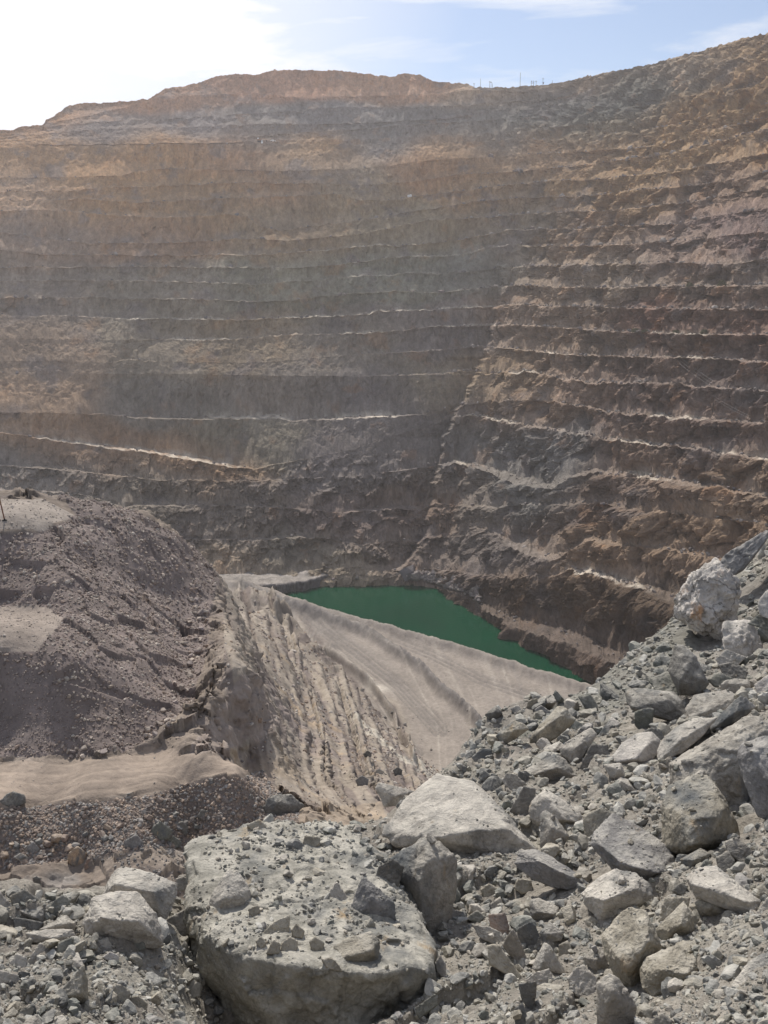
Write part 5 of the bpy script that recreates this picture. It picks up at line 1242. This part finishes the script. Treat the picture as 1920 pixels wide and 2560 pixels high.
# on the dump, bank and slope
jx0, jy0 = jx, jy
vis = (px > -120) & (px < 2040)
def sample(mask, n, w=None):
    idx = np.nonzero((mask & vis).ravel())[0]
    cellw = (np.broadcast_to(np.gradient(S.lr), S.A.shape).ravel())[idx]
    k = g.choice(idx, size=min(n, len(idx)), replace=True, p=cellw / cellw.sum())
    da = S.az[1] - S.az[0]; dl = .003
    a = S.A.ravel()[k] + g.uniform(-.5, .5, len(k)) * da; r = np.exp(S.L.ravel()[k] + g.uniform(-.5, .5, len(k)) * dl)
    a = np.clip(a, S.az[0], S.az[-1]); r = np.clip(r, 21.1, 728)
    return np.stack([r * np.sin(a), r * np.cos(a), S.z_at(a, r)], 1), r
P1, r1 = sample(dump & ~scoop, 15000)
c1 = pick([(.24,.195,.17),(.30,.24,.20),(.37,.31,.26),(.20,.165,.15),(.26,.2,.165),(.42,.37,.32),(.17,.135,.125)], len(P1), g)
s1 = np.minimum(g.gamma(2.0, .9, len(P1)) + 1.2, 7.5) * r1 / FOC
P2, r2 = sample(wind, 9000)
c2 = pick([(.24,.19,.16),(.30,.235,.19),(.18,.155,.14),(.36,.28,.22),(.20,.19,.18),(.30,.28,.26)], len(P2), g)
s2 = np.minimum(g.gamma(2.0, 1.2, len(P2)) + 1.5, 9) * r2 / FOC
low = (S.py > 2100) & (S.py < 2330) & (S.R < 45)
P3, r3 = sample(low & (fbm(S.X / 4, S.Y / 4, o=3) + (px - 350) / 300 > -.1), 4200)
c3 = pick([(.17,.165,.16),(.22,.21,.2),(.14,.135,.135),(.28,.26,.24)], len(P3), g)
s3 = np.minimum(g.gamma(1.8, 1.3, len(P3)) + 1.5, 9) * r3 / FOC
P4, r4 = sample(slope & (S.R < 460) & ((fr > .72) | (fr < .25) | (fbm(LA, LB, o=3) > .35)), 15000)
c4 = pick([(.25,.20,.175),(.36,.31,.27),(.17,.145,.135),(.42,.38,.34),(.27,.2,.15)], len(P4), g)
s4 = np.minimum(g.gamma(1.6, 1.2, len(P4)) + 1.2, 8) * r4 / FOC
P5, r5 = sample(low & (px > 640) & (px < 1000), 1700)
c5 = pick([(.21,.205,.2),(.28,.275,.27),(.15,.145,.14)], len(P5), g); s5 = np.minimum(g.gamma(2, 1.3, len(P5)) + 2, 9) * r5 / FOC
P9, r9 = sample(scoop, 1800)
c9 = pick([(.21,.17,.155),(.29,.24,.21),(.17,.14,.13)], len(P9), g); s9 = np.minimum(g.gamma(1.5, .7, len(P9)) + .8, 5) * r9 / FOC
P7, r7 = sample(other & (S.py > 1420) & (S.py < 1960), 5000)
c7 = pick([(.24,.195,.17),(.30,.25,.21),(.36,.3,.25),(.2,.17,.155)], len(P7), g); s7 = np.minimum(g.gamma(1.8, 1.0, len(P7)) + 1.2, 7) * r7 / FOC
cap = plat | inpoly(jx, jy, [(-900,1255),(100,1250),(185,1290),(110,1335),(-900,1345)])
P8, r8 = sample(cap & (S.R < 90), 1600)
c8 = pick([(.24,.2,.17),(.33,.28,.24),(.4,.35,.31)], len(P8), g); s8 = np.minimum(g.gamma(1.3, .7, len(P8)) + .7, 4.5) * r8 / FOC
P6, r6 = sample(floor_ | scoop | shelf, 2200)
c6 = pick([(.3,.26,.23),(.4,.36,.32)], len(P6), g); s6 = np.minimum(g.gamma(1.2, .6, len(P6)) + .6, 4) * r6 / FOC
P = np.concatenate([P1, P2, P3, P4, P5, P6, P7, P8, P9]); sz = np.concatenate([s1, s2, s3, s4, s5, s6, s7, s8, s9]); cc = np.concatenate([c1, c2, c3, c4, c5, c6, c7, c8, c9])
scatter_mesh('loose_rubble', P, sz, cc, 1, M_rubble, 'brown and grey broken stone covering the waste dump, bank and slopes', seed=5)

# scree blocks on the pit benches
zs, rs, nm_, waz = WALL['zs'], WALL['rs'], WALL['nm'], WALL['az']
Pw, sw = [], []
for i, name in enumerate(nm_):
    if i < 6: continue
    for (x0, x1, dens) in [(1150, 1960, 26), (0, 1150, 8)]:
        a = g.uniform(*[float(ray(v, 900)[0]) for v in (x0, x1)], size=dens * 4)
        r = np.interp(a, waz, rs[i]); z = np.interp(a, waz, zs[i]); ru = np.interp(a, waz, rs[i - 1])
        q = g.uniform(.05, .5, len(a)); r2_ = r + (ru - r) * q
        Pw.append(np.stack([r2_ * np.sin(a), r2_ * np.cos(a), z + .6], 1)); sw.append(g.gamma(1.6, .42, len(a)) * r / 900 + .3)
a = g.uniform(float(ray(1010, 1440)[0]), float(ray(1200, 1440)[0]), 800)
i = nm_.index('B20'); r = np.interp(a, waz, rs[i]); z = np.interp(a, waz, zs[i]); ru = np.interp(a, waz, rs[i - 1]); zu = np.interp(a, waz, zs[i - 1]); q = g.uniform(.1, .85, len(a))
Pw.append(np.stack([(r + (ru - r) * q) * np.sin(a), (r + (ru - r) * q) * np.cos(a), z + (zu - z) * q * .8 + 1], 1)); sw.append(g.gamma(2, .42, len(a)) + .35)
Pw = np.concatenate(Pw); sw = np.concatenate(sw)
scatter_mesh('scree', Pw, sw, pick([(.20,.165,.155),(.24,.21,.19),(.15,.135,.135),(.28,.245,.22)], len(Pw), g), 1, M_rubble, 'fallen blocks lying along the pit benches', seed=8)

# smaller stones of the bank
Pm, sm = [], []
for k in range(9000):
    X0, Y0 = (g.uniform(-60, 1990) if k < 6500 else g.uniform(1990, 2800) if k % 3 else g.uniform(-500, -60)), g.uniform(1340, 2620)
    if Y0 < 2235 and X0 < 480 or Y0 < 2060 and X0 < 1000: continue
    a, r, z = FG.hit(X0, Y0)
    if r > 22: continue
    h = drop(r * math.sin(a), r * math.cos(a))
    if h is None or h[2].name not in (ground_o.name, BIG.name) or h[1].z < .3: continue
    if h[2].name == BIG.name and g.uniform() < .72: continue
    s_ = min(g.gamma(2.0, 3.6) + 4, 21) * r / FOC * (g.uniform(.5, 1.0) if h[2].name == BIG.name else 1)
    Pm.append((h[0].x, h[0].y, h[0].z + s_ * .1)); sm.append(s_)
Pm = np.array(Pm); sm = np.array(sm)
cm = pick([(.25,.235,.20),(.31,.30,.27),(.20,.20,.19),(.27,.25,.21),(.14,.14,.135),(.37,.36,.33),(.17,.175,.16)], len(Pm), g, .15)
scatter_mesh('small_stones', Pm, sm, cm, 3, M_gravel, 'small broken grey stones packed between the boulders', seed=19, flat=.7, nv=14)

# foreground gravel: dropped onto the bank and onto the boulders
Pg, sg_, cg = [], [], []
N_G = 52000
xs = np.where(np.arange(N_G) < 40000, g.uniform(-60, 1980, N_G), g.choice([0., 1.], N_G)); xs = np.where(np.arange(N_G) < 40000, xs, np.where(xs < .5, g.uniform(-600, -60, N_G), g.uniform(1980, 2900, N_G))); ys = g.uniform(1340, 2620, N_G)
hero_set = set(o.name for o in HERO)
clump = None
for k in range(N_G):
    X0, Y0 = xs[k], ys[k]
    if Y0 < 2230 and X0 < 480: continue
    if Y0 < 2040 and X0 < 1000: continue
    a, r, z = FG.hit(X0, Y0)
    if r > 20: continue
    jr = r * g.uniform(.96, 1.04)
    h = drop(jr * math.sin(a), jr * math.cos(a))
    if h is None: continue
    loc, nr, ob = h
    if ob is None or ob.name in ('ground', 'terrain', 'water'): continue
    onb = ob.name in hero_set
    if nr.z < (.35 if ob.name == BIG.name else .72 if onb else .4): continue
    big = ob.name == BIG.name
    if onb and not big and g.uniform() < .86: continue
    px_ = min(g.gamma(1.7, 1.5) + 1.3, 10.5)
    if onb and not big: px_ = min(px_, 3.5)
    if big:
        q_ = noise(np.array([loc.x / .22]), np.array([loc.y / .22]))[0] + .5 * noise(np.array([loc.x / .07]), np.array([loc.y / .07]))[0]
        if q_ < -.05 or g.uniform() < .35: continue
        px_ = min(px_ * g.uniform(.5, 1.5), 8)
    if big and loc.z < -3.0 and g.uniform() < .6: continue
    s_ = px_ * r / FOC
    Pg.append((loc.x, loc.y, loc.z + s_ * .15)); sg_.append(s_)
Pg = np.array(Pg); sg_ = np.array(sg_)
cg = pick([(.27,.255,.215),(.31,.295,.25),(.24,.235,.21),(.35,.34,.31),(.20,.195,.18),(.28,.25,.21)], len(Pg), g, .15)
print('gravel', len(Pg))
scatter_mesh('gravel', Pg, sg_, cg, 2, M_gravel, 'dusty grey gravel and crumbs between and on the boulders', seed=9, flat=.75)

# ---------------------------------------------------------------- poles, cables, machines, bushes
def cyl(bm, p0, p1, r0, r1, n=8):
    p0, p1 = Vector(p0), Vector(p1); d = (p1 - p0).normalized()
    x = d.orthogonal().normalized(); y = d.cross(x)
    a = [bm.verts.new(p0 + (x * math.cos(t) + y * math.sin(t)) * r0) for t in [2 * math.pi * k / n for k in range(n)]]
    b = [bm.verts.new(p1 + (x * math.cos(t) + y * math.sin(t)) * r1) for t in [2 * math.pi * k / n for k in range(n)]]
    for k in range(n): bm.faces.new((a[k], a[(k + 1) % n], b[(k + 1) % n], b[k]))
    bm.faces.new(a[::-1]); bm.faces.new(b)
def box(bm, c, s, rz=0.0):
    m = bmesh.ops.create_cube(bm, size=1.0)['verts']
    for v in m:
        x, y, z = v.co.x * s[0], v.co.y * s[1], v.co.z * s[2]
        v.co = (c[0] + x * math.cos(rz) - y * math.sin(rz), c[1] + x * math.sin(rz) + y * math.cos(rz), c[2] + z)
def bobj(name, bm, mat, parent=None, bevel=0):
    if bevel: bmesh.ops.bevel(bm, geom=bm.edges[:], offset=bevel, segments=1, affect='EDGES')
    me = bpy.data.meshes.new(name); bm.to_mesh(me); bm.free()
    return link(name, me, mat, parent)
def thing(name, loc, label, cat, group=None, rz=0.0):
    o = link(name, None); o.location = loc; o.rotation_euler = (0, 0, rz); o.empty_display_size = .5
    tag(o, label, cat, group); return o

def rim_point(x):
    p, a, r, z = on_line('S', x)
    r2 = r + 6
    return (r2 * math.sin(a), r2 * math.cos(a), z - 1.0), r2
# (x, height in photo px, crossarms, label)
for x, h, arms, lab in [(1185, 17, 1, 'short pole at the left end of the line on the rim'), (1201, 27, 0, 'medium bare pole second from the left on the rim'),
        (1224, 22, 1, 'left one of three close-set poles on the rim'), (1227.5, 21, 1, 'middle one of three close-set poles on the rim'), (1231, 17, 0, 'right one of three close-set poles on the rim'),
        (1300, 37, 0, 'tallest bare pole on the rim'), (1340, 17, 1, 'pole just right of the double-pole frame on the rim'),
        (1357, 22, 2, 'pole carrying a transformer shape at mid height on the rim'), (1380.5, 14, 0, 'last pole on the right of the rim line')]:
    loc, r = rim_point(x); m = r / FOC; hh = h * m
    t = thing('utility_pole', loc, lab + ', thin against the sky', 'pole', 'utility poles along the far rim')
    bm = bmesh.new(); cyl(bm, (0, 0, 0), (0, 0, hh), .26, .16); bobj('pole_shaft', bm, M_pole, t)
    for k in range(arms):
        bm = bmesh.new(); box(bm, (0, 0, hh * (.9 - .35 * k)), (2.6, .22, .24)); bobj('crossarm', bm, M_pole, t)
    if arms == 2:
        bm = bmesh.new(); cyl(bm, (.6, 0, hh * .42), (.6, 0, hh * .56), .5, .5); bobj('transformer', bm, M_pole, t)
loc, r = rim_point(1331); m = r / FOC
t = thing('pole_frame', loc, 'two poles joined by crossbars like a ladder on the far rim', 'pole frame', 'utility poles along the far rim')
for sx in (-1, 1):
    bm = bmesh.new(); cyl(bm, (sx * 2.7 * m, 0, 0), (sx * 2.7 * m, 0, 18 * m), .24, .17); bobj('pole_shaft', bm, M_pole, t)
for zz in (16.5, 14.3, 11.5, 7):
    bm = bmesh.new(); box(bm, (0, 0, zz * m), (5.4 * m + 1.2, .2, .22)); bobj('crossbar', bm, M_pole, t)
def wall_pole(line, x, h, lab, arm=True, lean=0.0):
    p, a, r, z = on_line(line, x); m = r / FOC; hh = h * m
    r2 = r + 5.0
    loc = (r2 * math.sin(a), r2 * math.cos(a), z - .5)
    t = thing('utility_pole', loc, lab, 'pole', 'utility poles on the pit benches'); t.rotation_euler = (0, lean, 0)
    bm = bmesh.new(); cyl(bm, (0, 0, 0), (0, 0, hh), .26, .16); bobj('pole_shaft', bm, M_pole, t)
    if arm:
        bm = bmesh.new(); box(bm, (0, 0, hh * .93), (2.2, .2, .2)); bobj('crossarm', bm, M_pole, t)
    return Vector(loc) + Vector((math.sin(lean) * hh, 0, hh * .93))
pA = wall_pole('B12', 1631, 24, 'short dark pole standing on the upper bench of the right wall')
pB = wall_pole('B14', 1779, 56, 'tall dark pole in front of a pale scree cone on the right wall', lean=.04)
def cable(p0, p1, sag, r, lab, grp, off):
    bm = bmesh.new(); prev = None; N = 14
    p0 = p0 + off; p1 = p1 + off
    pts = [p0.lerp(p1, k / N) - Vector((0, 0, 4 * sag * (k / N) * (1 - k / N))) for k in range(N + 1)]
    for q0, q1 in zip(pts[:-1], pts[1:]): cyl(bm, q0, q1, r, r, 5)
    o = bobj('cable', bm, M_cable); tag(o, lab, 'cable', grp)
c0 = WALL
def wp(line, x, dz, dr=0):
    p, a, r, z = on_line(line, x); r -= dr; return Vector((r * math.sin(a), r * math.cos(a), z + dz))
q0 = wp('B12', 1690, -1.5, 1.5); q1 = wp('B13', 1772, 1.5, 3)
q2 = pB; q3 = wp('B14', 1870, 4, 2)
for k, w_ in enumerate(('lowest', 'middle', 'highest')):
    cable(q0, q1, .4, .045, w_ + ' of three pale cables crossing the dark face below the tan strip', 'cables on the right wall', Vector((k * 1.1, 0, k * 1.0)))
for k, w_ in enumerate(('lower', 'upper')):
    cable(q2, q3, .5, .035, w_ + ' of two thin cables running down right from the tall bench pole', 'cables from the bench pole', Vector((k * .8, 0, k * .8 - 1)))
# rusty stake on the dump
a, r, z = S.hit(12, 1301)
t = thing('rusty_stake', (r * math.sin(a), r * math.cos(a), z - .1), 'tall rusty steel stake leaning left on the flat top of the waste dump', 'stake')
bm = bmesh.new(); cyl(bm, (0, 0, 0), (-.45, .1, 3.0), .042, .034); bobj('shaft', bm, M_rust, t)
bm = bmesh.new(); box(bm, (0, 0, .1), (.30, .2, .05)); cyl(bm, (0, 0, .1), (0, 0, .2), .06, .05); bobj('base_plate', bm, M_black, t, .02)
# machines on the big bench
def bench_top(x, back=18):
    p, a, r, z = on_line('B0', x); r += back
    return (r * math.sin(a), r * math.cos(a)), z, r
(xx, yy), z, r = bench_top(650, 26)
t = thing('excavator', (xx, yy, z + 4.3), 'faded orange excavator with its arm out, parked on the broad upper bench', 'excavator')
bm = bmesh.new()
for sy in (-1.3, 1.3): box(bm, (0, sy, .5), (4.6, .7, 1.0))
bobj('tracks', bm, M_black, t, .15)
bm = bmesh.new(); box(bm, (-.2, 0, 1.7), (4.4, 2.9, 1.3)); bobj('body', bm, M_orange, t, .12)
bm = bmesh.new(); box(bm, (-1.7, -.6, 2.8), (1.5, 1.3, 1.5)); bobj('cab', bm, M_white, t, .1)
bm = bmesh.new(); cyl(bm, (1.4, 0, 2.1), (4.6, 0, 3.3), .38, .28); cyl(bm, (4.6, 0, 3.3), (6.4, 0, 1.4), .28, .2); bobj('arm', bm, M_orange, t)
bm = bmesh.new(); box(bm, (6.2, 0, .8), (1.1, 1.3, 1.0)); bobj('bucket', bm, M_black, t, .1)
(xx, yy), z, r = bench_top(683, 30)
t = thing('pickup_truck', (xx, yy, z + 5.0), 'small white pickup truck parked right of the orange excavator', 'truck')
bm = bmesh.new(); box(bm, (0, 0, .9), (5.0, 1.9, .7)); box(bm, (-.4, 0, 1.55), (2.2, 1.7, .75)); bobj('body', bm, M_white, t, .1)
for wx in (-1.6, 1.6):
    for wy in (-.95, .95):
        bm = bmesh.new(); cyl(bm, (wx, wy - .12, .42), (wx, wy + .12, .42), .42, .42, 12); bobj('wheel', bm, M_black, t)
(xx, yy), z, r = bench_top(655, 6)
bm = bmesh.new(); cyl(bm, (0, 0, 0), (0, 0, 3.6), 1.1, .25, 12); box(bm, (0, 0, .15), (2.8, 2.8, .3))
o = bobj('marker_cone', bm, M_white); o.location = (xx, yy, z + .2); tag(o, 'white cone marker on the bench edge below the excavator', 'marker')
p = wp('B3', 1024, 0, -3)
bm = bmesh.new(); box(bm, (0, 0, 1.0), (3.4, 2.2, 2.0), .3); box(bm, (.9, .2, 2.2), (1.2, 1.6, .6), .3); o = bobj('equipment_box', bm, M_white, None, .15); o.location = p
tag(o, 'small white equipment box alone on a brown bench of the far wall', 'equipment box')

# bushes on the right-hand benches
M_leaf, _nt, _b = new_mat('dry_leaves')
_o = _nt.nodes.new('ShaderNodeVertexColor'); _o.layer_name = 'Col'; _nt.links.new(_o.outputs[0], _b.inputs['Base Color'])
M_twig = flat_mat('twig', (.12, .09, .06))
def bush(line, x, wpx, hpx, lab, seed):
    p, a, r, z = on_line(line, x); m = r / FOC; w, h = wpx * m / 2, hpx * m
    r += 2.5
    gg = np.random.default_rng(seed)
    t = thing('bush', (r * math.sin(a), r * math.cos(a), z), lab, 'bush', 'bushes on the benches of the right wall')
    n = 420
    d = gg.normal(size=(n, 3)); d /= np.linalg.norm(d, axis=1)[:, None]; d[:, 2] = np.abs(d[:, 2])
    rr = gg.uniform(.45, 1, n) ** .6 * (1 + .3 * noise(d[:, 0] * 2 + seed, d[:, 1] * 2, d[:, 2] * 2))
    C0 = d * rr[:, None] * np.array([w, w * .7, h]); s_ = gg.uniform(.12, .28, n)
    V = []; 
    for k in range(4):
        o4 = gg.normal(size=(n, 3)) * s_[:, None]; V.append(C0 + o4)
    V = np.stack(V, 1).reshape(-1, 3); F = np.arange(n * 4).reshape(n, 4)
    c = np.repeat(np.array([.13, .125, .07]) * gg.uniform(.6, 1.5, (n, 1)), 4, 0)
    link('foliage', mesh_from('foliage', V, F, c), M_leaf, t)
    bm = bmesh.new()
    for k in range(6):
        an = k * 1.05; cyl(bm, (0, 0, -.2), (w * .5 * math.cos(an), w * .4 * math.sin(an), h * .7), .08, .03, 5)
    bobj('stem', bm, M_twig, t)
for q in [('B9', 1724, 18, 9, 'dry bush left of the biggest one on the upper straight bench'), ('B9', 1805, 24, 14, 'biggest dry bush on the upper straight bench of the right wall'),
          ('B11', 1588, 20, 9, 'dry bush at the left end of the bench below the rust-brown face'), ('B11', 1612, 16, 7, 'low dry bush second from the left on the rust-brown bench'),
          ('B11', 1692, 22, 8, 'wide dry bush in the middle of the rust-brown bench'), ('B11', 1730, 18, 8, 'dry bush right of the wide one on the rust-brown bench'),
          ('B11', 1762, 24, 10, 'dry bush at the right end of the row on the rust-brown bench')]:
    bush(*q, seed=int(q[1]))

# ---------------------------------------------------------------- haze
bm = bmesh.new(); box(bm, (150, 620, 67), (2300, 2500, 548))
hz = bobj('haze', bm, None); tag(hz, None, None, None, 'stuff')
m = bpy.data.materials.new('haze'); m.use_nodes = True; m.node_tree.nodes.clear()
ho = m.node_tree.nodes.new('ShaderNodeOutputMaterial'); hv = m.node_tree.nodes.new('ShaderNodeVolumePrincipled')
hv.inputs['Color'].default_value = (1.0, .95, .95, 1); hv.inputs['Density'].default_value = 0.00014; hv.inputs['Anisotropy'].default_value = 0.45
m.node_tree.links.new(hv.outputs[0], ho.inputs['Volume']); hz.data.materials.append(m)
